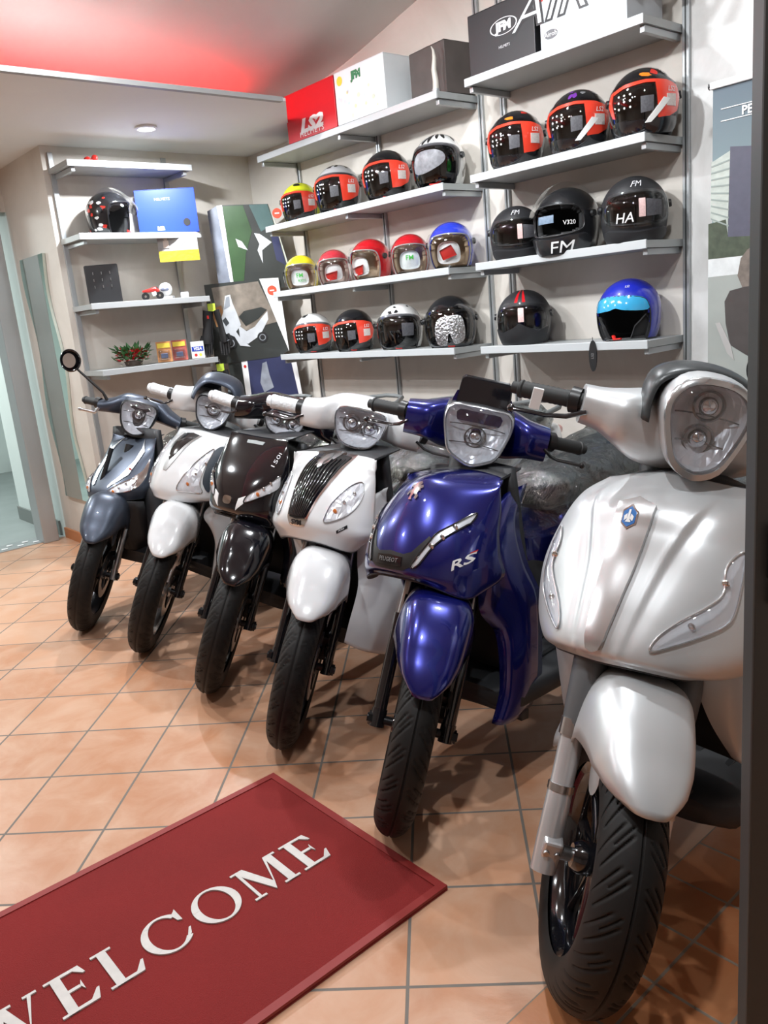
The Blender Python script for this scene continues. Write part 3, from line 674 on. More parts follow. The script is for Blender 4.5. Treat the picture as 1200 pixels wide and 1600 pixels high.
carton(-2.14, .13, ZS[0], .47, .26, .26, 0, M_CRED, 'bright red carton with white lettering, leftmost on the long top shelf', texts=[('LS2', -.0, -.065, .095, M_WHITE, dict(shear=.25, bold=.006, sx=1.55)), ('HELMETS', .0, -.105, .040, M_WHITE, dict(space=1.1, sx=1.35))])
def kid_deco(r, front, w, d, h):
    mb = MB(); patch(mb, [(-.16+.024*math.cos(t), .085+.024*math.sin(t)) for t in np.linspace(0, 6.28, 24, endpoint=False)], front, .01, .0006, skirt=False); mb.build('round_face', mat('yellow print', (.85, .65, .08), .5), r, smooth=False)
    rd = random.Random(3)
    for k, c in enumerate([(.55, .72, .80), (.85, .70, .72), (.60, .75, .55), (.88, .80, .45)]):
        mb = MB()
        for j in range(4):
            x, y, q = rd.uniform(-.18, .18), rd.uniform(-.11, .02), rd.uniform(.006, .014)
            patch(mb, [(x+q*math.cos(t), y+q*math.sin(t)) for t in np.linspace(0, 6.28, 7, endpoint=False)], front, .01, .0006, skirt=False)
        mb.build('printed_doodles', mat(f'pastel print {k}', c, .5), r, smooth=False)
carton(-1.69, .13, ZS[0], .41, .26, .262, 0, M_CWHT, 'white carton with a yellow face and green letters, beside the red carton', texts=[('JFM', -.02, .085, .052, mat('dark green print', (.04, .22, .10), .5), dict(bold=.004))], extra=kid_deco)
carton(-1.262, .185, ZS[0], .27, .18, .235, -4, M_CDK, 'dark brown lidded box at the right end of the middle top shelf')
def oval(r, front, w, d, h):
    a = np.linspace(0, 2*math.pi, 48, endpoint=False); mb = MB()
    mb.grid([[front(.02+k*.078*math.cos(t), .03+k*.034*math.sin(t), .0008) for t in a] for k in (1, .92)], cv=True); mb.build('oval_ring', M_SILV, r, smooth=False)
carton(-.715, .14, ZS[0], .38, .26, .25, 0, M_CBLK, 'black carton with a silver oval logo, beside the pale grey carton', texts=[('JFM', .02, .03, .05, M_SILV, dict(bold=.003, sx=1.15)), ('HELMETS', .02, -.05, .016, M_SILV)], extra=oval)
def air(r, front, w, d, h):
    mb = MB(); put_text(mb, 'AIROH', front, .20, .03, .012, h=.0006, shear=.35, bold=.006, sx=1.3); mb.build('lettering', M_CBLK, r, smooth=False)
    mb = MB(); put_text(mb, 'AIROH', front, .20, .03, .012, h=.0012, shear=.35, bold=-.003, sx=1.3); mb.build('lettering_fill', M_CWHT, r, smooth=False)
    mb = MB(); patch(mb, [(-.155+.035*math.cos(t), -.105+.018*math.sin(t)) for t in np.linspace(0, 6.28, 30, endpoint=False)], front, .01, .0006, skirt=False); mb.build('oval_badge', mat('badge grey', (.12, .12, .13), .5), r, smooth=False)
    mb = MB(); put_text(mb, 'Airoh', front, .026, -.155, -.105, h=.0012, sx=1.1); mb.build('lettering', M_WHITE, r, smooth=False)
    mb = MB(); mb.add([front(-.21, .03, .0006), front(-.19, .03, .0006), front(-.19, .06, .0006), front(-.21, .06, .0006)], [(0, 1, 2, 3)]); mb.build('red_tab', M_RED, r, smooth=False)
carton(-.285, .14, ZS[0], .42, .26, .31, 0, mat('pale grey card', (.50, .53, .56), .45), 'tall pale grey carton with huge black-outlined slanted letters, highest right', extra=air)
# pale horn standing on the shelf end
hn = room_empty('carved_horn', -1.155, .03, ZS[0]+.001); tag(hn, 'slender pale curved horn standing upright in front of the dark brown box', 'ornament')
MB().tube([(0, 0, 0), (.003, 0, .05), (-.004, 0, .10), (.004, 0, .15), (.0, 0, .185), (-.012, 0, .205)], [.016, .015, .013, .010, .006, .002], 16).build('horn_body', mat('horn', (.50, .47, .42), .4, var=.2, vscale=30), hn)
MB().tube([(0, 0, 0), (0, 0, .012)], .019, 16).build('horn_foot', M_ALU, hn)
# black tag hanging from the lowest right shelf
hk = room_empty('hang_tag', -.266, -.006, 1.058); tag(hk, 'black oval tag hanging from the front edge of the lowest right shelf', 'tag')
mb = MB(); mb.loops([[(.020*math.cos(t), y, .068+.068*math.sin(t)) for t in np.linspace(0, 2*math.pi, 32, endpoint=False)] for y in (-.003, .003)]); mb.build('tag_plate', M_BLACK, hk)
MB().tube([(0, 0, .13), (0, -.002, .150)], .0015, 6).build('string', M_BLACK, hk)
mb = MB(); put_text(mb, 'LS2', lambda x, y, h: np.array([x, -.0035-h, .068+y]), .018, h=.0005, rot=math.pi/2); mb.build('lettering', mat('grey print', (.2, .2, .2), .5), hk, smooth=False)

# ------------------------------------------------------------------ small things on the left shelves (shelf fronts at s = -3.0)
LT = 48  # they face the shop
def lbox(s, n, z, turn): return room_empty('x', s, n, z, turn)
r = carton(-3.12, -.475, 2.005, .37, .10, .265, 62, M_CBLU, 'blue carton on the second left shelf beside the black helmet', texts=[('HELMETS', -.02, .075, .024, mat('dim gold', (.35, .38, .55), .5)), ('LS2', -.05, -.10, .028, M_WHITE, dict(bold=.003))])
mb = MB(); patch(mb, [(.115+.022*math.cos(t), -.07+.024*math.sin(t)) for t in np.linspace(0, 6.28, 24, endpoint=False)], lambda x, y, h: np.array([x, -.051-h, y+.1325]), .01, .0006, skirt=False); mb.build('round_hole', M_CBLK, r, smooth=False)
# hanging leaflet
lf = room_empty('hanging_leaflet', -3.01, -.49, 1.83, 70); tag(lf, 'grey leaflet with a yellow lower band hanging below the blue carton', 'leaflet')
MB().box((0, 0, .085), (.25, .004, .17)).build('sheet', mat('grey leaflet print', (.30, .29, .29), .4, var=.4, vscale=20), lf, smooth=False)
MB().box((0, -.0035, .032), (.25, .003, .065)).build('yellow_band', mat('yellow plastic', (.62, .45, .03), .4, bump=.3), lf, smooth=False)
mb = MB().add([(-.01, -.004, .12), (.02, -.004, .095), (.05, -.004, .12), (.02, -.004, .148)], [(0, 1, 2, 3)]); mb.build('diamond_mark', M_WHITE, lf, smooth=False)
MB().sphere((-.075, -.004, .14), (.012, .002, .016)).box((-.075, -.004, .105), (.035, .002, .045)).build('figure_print', mat('pale print', (.6, .5, .45), .5), lf, smooth=False)
# black folder
bf = room_empty('display_board', -3.14, -.965, 1.606, 60); tag(bf, 'black upright display board with tiny hooks on the third left shelf', 'display board')
MB().box((0, 0, .115), (.20, .02, .23)).build('board', M_CBLK, bf, smooth=False, bevel=.008)
for i in range(3):
    for j in range(3): MB().box((-.05+.05*i, -.012, .18-.04*j), (.004, .004, .016)).build('hook', M_STEEL, bf, smooth=False)
MB().box((0, .04, .06), (.06, .08, .004)).box((0, .03, .02), (.05, .06, .04)).build('stand', M_CBLK, bf, smooth=False)
# toy motorbike
tb = room_empty('toy_motorbike', -3.10, -.67, 1.606, 55); tag(tb, 'small red and white toy motorbike on the third left shelf', 'toy')
for x in (-.045, .045): MB().lathe([(-.006, .008), (-.006, .024), (.006, .024), (.006, .008)], (x, 0, .024), (0, 1, 0), 20, closed=True).build('wheel', M_BLACK, tb)
MB().tube([(-.06, 0, .055), (-.02, 0, .058), (.02, 0, .065), (.045, 0, .05)], [.006, .012, .016, .008], 12).build('bodywork', M_RED, tb)
MB().tube([(.0, 0, .035), (.025, 0, .04)], .014, 10).build('belly_fairing', M_WHITE, tb)
MB().tube([(.035, -.02, .075), (.035, .02, .075)], .003, 8).build('handlebar', M_BLACK, tb)
# mini helmet stack
mh = room_empty('miniature_helmet', -3.12, -.565, 1.606, 50); tag(mh, 'miniature white and grey model helmet beside the toy motorbike', 'ornament')
MB().sphere((0, 0, .06), (.042, .038, .045), 20, 14).build('shell', M_WHITE, mh)
MB().sphere((-.0, -.016, .06), (.032, .028, .018), 16, 10).build('visor', mat('grey blue visor', (.16, .18, .26), .2, coat=1), mh)
MB().box((0, 0, .009), (.09, .07, .018)).build('base', mat('light grey plastic', (.45, .45, .46), .4), mh, smooth=False, bevel=.003)
sb = carton(-3.10, -.445, 1.606, .05, .03, .032, 60, M_CWHT, 'tiny white box near the end of the third left shelf')
# poinsettia arrangement
pf = room_empty('flower_arrangement', -3.12, -.86, 1.212); tag(pf, 'green and red Christmas flower arrangement on the lowest left shelf', 'flowers')
rd = random.Random(11)
def leaves(nm, m, n, zc, rad, L, wv):
    mb = MB()
    for k in range(n):
        a = rd.uniform(0, 2*math.pi); e = rd.uniform(-.2, 1.1); R0 = rd.uniform(.2, 1)*rad; c = np.array([R0*math.cos(a)*.7, R0*math.sin(a)*1.5, zc+rd.uniform(-.4, .6)*rad])
        d = np.array([math.cos(a)*math.cos(e), math.sin(a)*math.cos(e), math.sin(e)]); t = np.cross(d, [0, 0, 1.]); t /= np.linalg.norm(t)+1e-6; u = np.cross(t, d); l = L*rd.uniform(.6, 1.2)
        mb.add([c, c+d*l*.5+t*l*wv+u*.002, c+d*l, c+d*l*.5-t*l*wv+u*.002, c+d*l*.5-u*l*.1], [(0, 1, 4), (1, 2, 4), (2, 3, 4), (3, 0, 4)])
    o = mb.build(nm, m, pf, smooth=False); o['kind'] = 'stuff'
leaves('foliage', mat('dark green leaf', (.03, .12, .03), .5, var=.3), 150, .06, .07, .055, .22)
leaves('petals', mat('red petal', (.50, .015, .02), .5, var=.25), 90, .055, .06, .045, .3)
leaves('gold_trim', mat('pale gold', (.65, .55, .40), .35, .5), 26, .02, .085, .03, .25)
MB().tube([(0, 0, 0), (0, 0, .03)], [.05, .06], 20).build('pot', mat('dark pot', (.05, .03, .02), .6), pf)
mb = MB()
for k in range(5): mb.tube([(0, .05, .1), (.01, .09+.01*k, .1+.01*k)], .002, 6)
# carded toys
for n, lb, c in ((-.655, 'colourful carded toy standing next to the flower arrangement', (.55, .25, .10)), (-.545, 'colourful carded toy standing next to the white card sign', (.50, .12, .10))):
    t = room_empty('carded_toy', -3.09, n, 1.212, 55); tag(t, lb, 'toy pack', 'carded toys on the lowest left shelf')
    MB().box((0, 0, .065), (.095, .006, .13)).build('backing_card', mat('toy card %.2f' % n, c, .4, var=.6, vscale=40), t, smooth=False)
    MB().box((0, -.004, .105), (.08, .003, .03)).build('header_print', mat('yellow print', (.85, .65, .08), .5), t, smooth=False)
    MB().box((0, -.015, .045), (.07, .02, .06)).build('blister', clear_mat('blister plastic', refl=.15, bump=.2), t, smooth=False, bevel=.006)
    MB().box((0, -.012, .04), (.045, .012, .03)).build('toy_body', mat('toy blue grey', (.15, .2, .35), .4), t, smooth=False, bevel=.004)
    MB().box((0, .015, .01), (.06, .03, .02)).build('foot', M_CWHT, t, smooth=False)
vsn = room_empty('card_sign', -3.06, -.43, 1.212, 55); tag(vsn, 'small white card payment sign at the end of the lowest left shelf', 'sign')
MB().box((0, 0, .055), (.085, .004, .11)).box((0, .02, .004), (.06, .04, .006)).build('sign_card', M_WHITE, vsn, smooth=False)
MB().box((0, -.003, .062), (.075, .002, .03)).build('blue_band', M_CBLU, vsn, smooth=False)
mb = MB(); put_text(mb, 'VISA', lambda x, y, h: np.array([x, -.0042-h, .062+y]), .028, h=.0002, shear=.2, bold=.001); mb.build('lettering', M_WHITE, vsn, smooth=False)
for x, c in ((-.015, M_RED), (.015, mat('yellow print', (.85, .65, .08), .5))): MB().lathe([(0, .0003), (0, .010)], (x, -.003, .022), (0, 1, 0), 16).build('round_mark', c, vsn)
# red bow on top shelf
bw = room_empty('ribbon_bow', -3.10, -.93, 2.412, 50); tag(bw, 'little red ribbon bow on the topmost left shelf', 'ornament')
MB().sphere((-.022, 0, .022), (.022, .01, .018), 12, 8).sphere((.022, 0, .026), (.020, .01, .02), 12, 8).build('loops', M_RED, bw); MB().sphere((0, 0, .016), .010, 10, 8).build('knot', M_RED, bw)
# gloves hanging from the third shelf end
gl = room_empty('hanging_gloves', -3.03, -.300, 1.15, 48); tag(gl, 'pair of black riding gloves hanging from the end of the third left shelf', 'gloves', 'hanging riding gloves')
def glove_pair(gl, top):
    for sx in (-1, 1):
        x0 = sx*.045
        MB().tube([(x0*.6, 0, top), (x0*.8, 0, top-.05), (x0, 0, top-.11), (x0*1.15, -.005, top-.17), (x0*1.25, -.008, top-.215)], [.034, .034, .030, .038, .034], 14, flat=.5).build('glove_body', M_BLACK, gl)
        for k in range(4): MB().tube([(x0*1.25+(-.024+.016*k), -.008, top-.205), (x0*1.3+(-.028+.017*k), -.012, top-.25-.012*(k in (1, 2))), (x0*1.3+(-.026+.016*k), -.02, top-.285-.012*(k in (1, 2)))], [.010, .009, .006], 8).build('finger', M_BLACK, gl)
        MB().tube([(x0*1.2+.03*sx, -.008, top-.16), (x0*1.2+.05*sx, -.015, top-.20), (x0*1.2+.045*sx, -.02, top-.235)], [.012, .010, .007], 8).build('thumb', M_BLACK, gl)
    MB().box((0, -.004, top+.02), (.05, .006, .05)).build('header_card', mat('lime card', (.45, .6, .05), .5), gl, smooth=False)
    MB().box((-.03, -.018, top-.04), (.012, .004, .02)).build('red_tab', M_RED, gl, smooth=False)
    MB().tube([(0, 0, top+.04), (0, .0, top+.075)], .002, 6).build('hook', M_STEEL, gl)
glove_pair(gl, .36)
g2 = room_empty('hanging_gloves', -3.03, -.295, .80, 48); tag(g2, 'second pair of black gloves with lime card, hanging from the lowest left shelf', 'gloves', 'hanging riding gloves')
glove_pair(g2, .315)

# ------------------------------------------------------------------ cardboard display column in the corner
TA = math.radians(48); PB = room_empty('display_column', -2.76, .27, 0, 48); tag(PB, 'tall dark cardboard scooter display column standing in the wall corner', 'display')
def plate(name, poly, m, y=0, t=.004):
    mb = MB(); n = len(poly); mb.v = [(x, y, z) for x, z in poly]+[(x, y+t, z) for x, z in poly]; mb.f = [tuple(range(n)), tuple(range(n, 2*n))]+[(i, (i+1) % n, n+(i+1) % n, n+i) for i in range(n)]
    return mb.build(name, m, PB, smooth=False)
M_PDK = mat('dark poster print', (.030, .034, .032), .35, var=.5, vscale=4, coat=.3); M_PGR = mat('green poster print', (.035, .08, .03), .35, var=.6, vscale=5, coat=.3); M_PNV = mat('navy poster print', (.03, .035, .09), .35, var=.6, vscale=5)
M_PCITY = mat('city photo print', (.20, .17, .14), .4, var=.8, vscale=14); M_PSIDE = mat('blurred side print', (.20, .22, .27), .4, var=.7, vscale=9); M_PSILV = mat('scooter photo silver', (.55, .57, .60), .4, var=.3, vscale=12)
plate('front_panel', [(-.478, 2.179), (-.174, 2.159), (-.095, 1.76), (-.100, 1.62), (-.467, 1.616)], M_PDK, -.02)
plate('green_print', [(-.475, 2.172), (-.34, 2.165), (-.30, 2.0), (-.36, 1.86), (-.40, 1.66), (-.466, 1.66)], M_PGR, -.0215, .001)
plate('teal_print', [(-.30, 2.165), (-.178, 2.157), (-.15, 2.03), (-.24, 1.99)], mat('teal print', (.05, .10, .10), .4, var=.4), -.0215, .001)
plate('navy_print', [(-.18, 1.97), (-.13, 1.95), (-.098, 1.76), (-.16, 1.80)], M_PNV, -.0215, .001)
plate('headlamp_print', [(-.416, 1.961), (-.377, 1.94), (-.343, 1.88), (-.404, 1.908)], M_PSILV, -.022, .001)
plate('headlamp_print', [(-.288, 1.984), (-.252, 1.977), (-.177, 1.917), (-.248, 1.871), (-.253, 1.788), (-.279, 1.874), (-.261, 1.912)], M_PSILV, -.022, .001)
plate('white_corner_strip', [(-.514, 2.178), (-.478, 2.179), (-.467, 1.616), (-.486, 1.618)], M_WHITE, -.0205)
plate('side_panel', [(-.582, 2.15), (-.514, 2.178), (-.481, 1.618), (-.571, 1.68)], M_PSIDE, -.016)
plate('white_side_strip', [(-.174, 2.159), (-.136, 2.026), (-.070, 1.70), (-.118, 1.70), (-.15, 2.0)], mat('cream strip', (.55, .58, .52), .5), -.016)
plate('front_panel', [(-.668, 1.684), (-.289, 1.689), (-.145, 1.20), (-.222, 1.165), (-.664, 1.148)], M_PDK, -.032)
plate('street_print', [(-.62, 1.66), (-.30, 1.675), (-.20, 1.40), (-.42, 1.36), (-.60, 1.42)], M_PCITY, -.0335, .001)
plate('warm_print', [(-.65, 1.52), (-.57, 1.54), (-.55, 1.41), (-.62, 1.40)], mat('warm print', (.35, .17, .07), .5, var=.4, vscale=20), -.034, .001)
plate('scooter_front_print', [(-.565, 1.36), (-.588, 1.44), (-.56, 1.50), (-.535, 1.60), (-.50, 1.605), (-.492, 1.55), (-.47, 1.48), (-.452, 1.40), (-.50, 1.35)], M_PSILV, -.0345, .001)
plate('scooter_visor_print', [(-.555, 1.51), (-.53, 1.59), (-.506, 1.595), (-.51, 1.53)], mat('print glass grey', (.26, .28, .31), .3), -.0355, .001)
plate('scooter_side_print', [(-.47, 1.40), (-.42, 1.355), (-.36, 1.38), (-.30, 1.44), (-.262, 1.475), (-.262, 1.42), (-.33, 1.32), (-.42, 1.27), (-.47, 1.30)], M_PSILV, -.0345, .001)
plate('scooter_mudguard_print', [(-.60, 1.345), (-.56, 1.385), (-.50, 1.375), (-.465, 1.31), (-.405, 1.25), (-.475, 1.262), (-.505, 1.325), (-.55, 1.35)], M_PSILV, -.0365, .001)
plate('scooter_seat_print', [(-.46, 1.455), (-.42, 1.49), (-.30, 1.505), (-.262, 1.485), (-.33, 1.43), (-.42, 1.39)], M_PDK, -.0355, .001)
plate('scooter_lamp_print', [(-.575, 1.44), (-.55, 1.46), (-.53, 1.42), (-.555, 1.40)], mat('print dark lamp', (.05, .055, .06), .3), -.0358, .001)
for wx, wz, wr in ((-.540, 1.285, .046), (-.315, 1.305, .036)):
    for rr_, m_, dd in ((wr, mat('print tyre black', (.008, .008, .009), .5), 0), (wr*.62, mat('print glass grey', (.26, .28, .31), .3), .0008), (wr*.48, mat('print tyre black', (.008, .008, .009), .5), .0014)):
        MB().lathe([(0, .0003), (0, rr_)], (wx, -.0352-dd, wz), (0, 1, 0), 26).build('wheel_print', m_, PB)
plate('white_side_strip', [(-.289, 1.689), (-.16, 1.685), (-.144, 1.194)], M_WHITE, -.036)
for x, z in ((-.212, 1.607), (-.118, 2.093)):
    MB().lathe([(0, .0003), (0, .032)], (x, -.0375, z), (0, 1, 0), 28).build('red_disc', mat('orange red print', (.68, .07, .03), .5), PB)
    MB().box((x, -.0385, z), (.030, .001, .008)).build('disc_mark', M_WHITE, PB, smooth=False)
plate('front_panel', [(-.442, 1.202), (-.146, 1.176), (-.113, .89), (-.09, .02), (-.446, .02)], M_PNV, -.030)
plate('moped_print', [(-.34, 1.13), (-.31, 1.14), (-.30, 1.05), (-.28, .96), (-.35, .93), (-.37, 1.0)], mat('print grey 2', (.22, .24, .28), .4, var=.5, vscale=20), -.0315, .001)
plate('white_corner_strip', [(-.485, 1.206), (-.442, 1.202), (-.445, .02), (-.468, .02)], M_WHITE, -.029)
plate('white_side_strip', [(-.146, 1.176), (-.108, 1.172), (-.089, .888), (-.07, .02), (-.113, .89)], M_WHITE, -.029)
plate('side_panel', [(-.578, 1.149), (-.485, 1.206), (-.466, .02), (-.52, .02)], M_PDK, -.024)
for z in (1.17, 1.12): MB().lathe([(0, .0003), (0, .010)], (-.462, -.031, z), (0, 1, 0), 16).build('red_disc', M_RED, PB)
MB().box((-.30, .0, 1.0), (.14, .03, 2.0)).build('support_back', M_CDK, PB, smooth=False)

# ------------------------------------------------------------------ roll-up banner on the right
bn = room_empty('rollup_banner', 0, .12, 0); tag(bn, 'tall scooter advertising banner with grey-blue sky, standing right of the shelves', 'banner')
def bpl(name, poly, m, y=0, t=.001):
    mb = MB(); n = len(poly); mb.v = [(x, y, z) for x, z in poly]+[(x, y+t, z) for x, z in poly]; mb.f = [tuple(range(n)), tuple(range(n, 2*n))]+[(i, (i+1) % n, n+(i+1) % n, n+i) for i in range(n)]
    return mb.build(name, m, bn, smooth=False)
def sky_print():
    m = mat('banner sky print', (.13, .19, .23), .5); nt = m.node_tree; b = nt.nodes['Principled BSDF']
    tc = nt.nodes.new('ShaderNodeTexCoord'); sp = nt.nodes.new('ShaderNodeSeparateXYZ'); nt.links.new(tc.outputs['Object'], sp.inputs[0])
    r = nt.nodes.new('ShaderNodeValToRGB'); mr_ = nt.nodes.new('ShaderNodeMapRange'); mr_.inputs['From Min'].default_value = 1.5; mr_.inputs['From Max'].default_value = 2.1
    nt.links.new(sp.outputs['Z'], mr_.inputs['Value']); nt.links.new(mr_.outputs[0], r.inputs[0]); nt.links.new(r.outputs[0], b.inputs['Base Color'])
    r.color_ramp.elements[0].color = (.27, .35, .35, 1); r.color_ramp.elements[1].color = (.085, .125, .16, 1); return m
bpl('banner_sheet', [(.215, .10), (1.06, .10), (1.06, 2.105), (.22, 2.105)], sky_print(), 0, .004)
MB().box((.64, 0, 2.118), (.86, .022, .026)).build('top_rail', M_WHITE, bn, smooth=False, bevel=.004)
MB().tube([(.213, 0, 2.118), (.205, 0, 2.118)], .012, 12).build('rail_cap', M_BLACK, bn)
MB().box((.64, .0, .05), (.88, .14, .10)).build('foot_cassette', M_ALU, bn, smooth=False, bevel=.01)
for z in (2.028, 1.985): bpl('thin_line_print', [(.253, z), (1.02, z), (1.02, z+.003), (.253, z+.003)], M_WHITE, -.0025)
mb = MB(); V, F_ = text_verts('PEUGEOT SCOOTERS', .043, 0, .0012); x0 = min(v[0] for v in V); mb.add([(.335+x-x0, -.003, 2.006+y) for x, y in V], F_); mb.build('lettering', M_WHITE, bn, smooth=False)
bpl('white_building_print', [(.216, 1.846), (.291, 1.876), (.285, 1.57), (.213, 1.638)], mat('print pale wall', (.42, .46, .42), .5, var=.3, vscale=30), -.002)
bpl('dark_building_print', [(.291, 1.89), (.48, 1.86), (.48, 1.551), (.283, 1.559)], mat('print slate facade', (.075, .075, .11), .5, var=.2, vscale=30), -.002)
for k in range(9): bpl('facade_line_print', [(.216, 1.635+k*.024), (.288, 1.60+k*.030), (.288, 1.606+k*.030), (.216, 1.641+k*.024)], mat('print grey line', (.25, .29, .27), .5), -.003)
bpl('bush_print', [(.205, 1.62), (.276, 1.628), (.285, 1.562), (.48, 1.546), (.48, 1.483), (.205, 1.483)], mat('print dark bushes', (.05, .065, .04), .6, var=.7, vscale=30), -.0028)
bpl('light_strip_print', [(.205, 1.485), (.48, 1.485), (.48, 1.42), (.205, 1.416)], mat('print pale ground', (.58, .60, .60), .5, var=.3, vscale=20), -.0032)
bpl('road_print', [(.205, 1.42), (1.04, 1.42), (1.04, .25), (.205, .25)], mat('print road grey', (.30, .32, .30), .5, var=.2), -.003)
bpl('tower_print', [(.52, 1.95), (.78, 1.93), (.78, 1.50), (.52, 1.50)], mat('print slate facade', (.075, .075, .11), .5), -.002)
bpl('rider_print', [(.326, 1.412), (.338, 1.476), (.363, 1.505), (.38, 1.515), (.425, 1.50), (.46, 1.42), (.45, 1.33), (.348, 1.361)], mat('print rider coat', (.16, .13, .11), .5, var=.6, vscale=40), -.004)
bpl('scooter_body_print', [(.275, 1.317), (.296, 1.357), (.357, 1.368), (.44, 1.371), (.60, 1.25), (.62, 1.02), (.46, 1.06), (.37, 1.102), (.299, 1.146), (.28, 1.232)], mat('print scooter brown', (.06, .052, .05), .4, var=.3, vscale=15), -.0045)
bpl('orange_print', [(.389, 1.226), (.405, 1.283), (.45, 1.29), (.435, 1.241)], mat('print orange', (.60, .12, .04), .4), -.005)
bpl('exhaust_print', [(.237, 1.234), (.257, 1.237), (.302, 1.146), (.317, 1.085), (.288, 1.112)], mat('print steel', (.38, .37, .36), .4), -.005)
for rr_, m_ in ((.085, M_BLACK), (.055, mat('print steel', (.38, .37, .36), .4)), (.045, mat('print scooter brown', (.06, .052, .05), .4))):
    MB().lathe([(0, .0003), (0, rr_)], (.452, -.0052-(.09-rr_)*.01, 1.045), (0, 1, 0), 32).build('wheel_print', m_, bn)

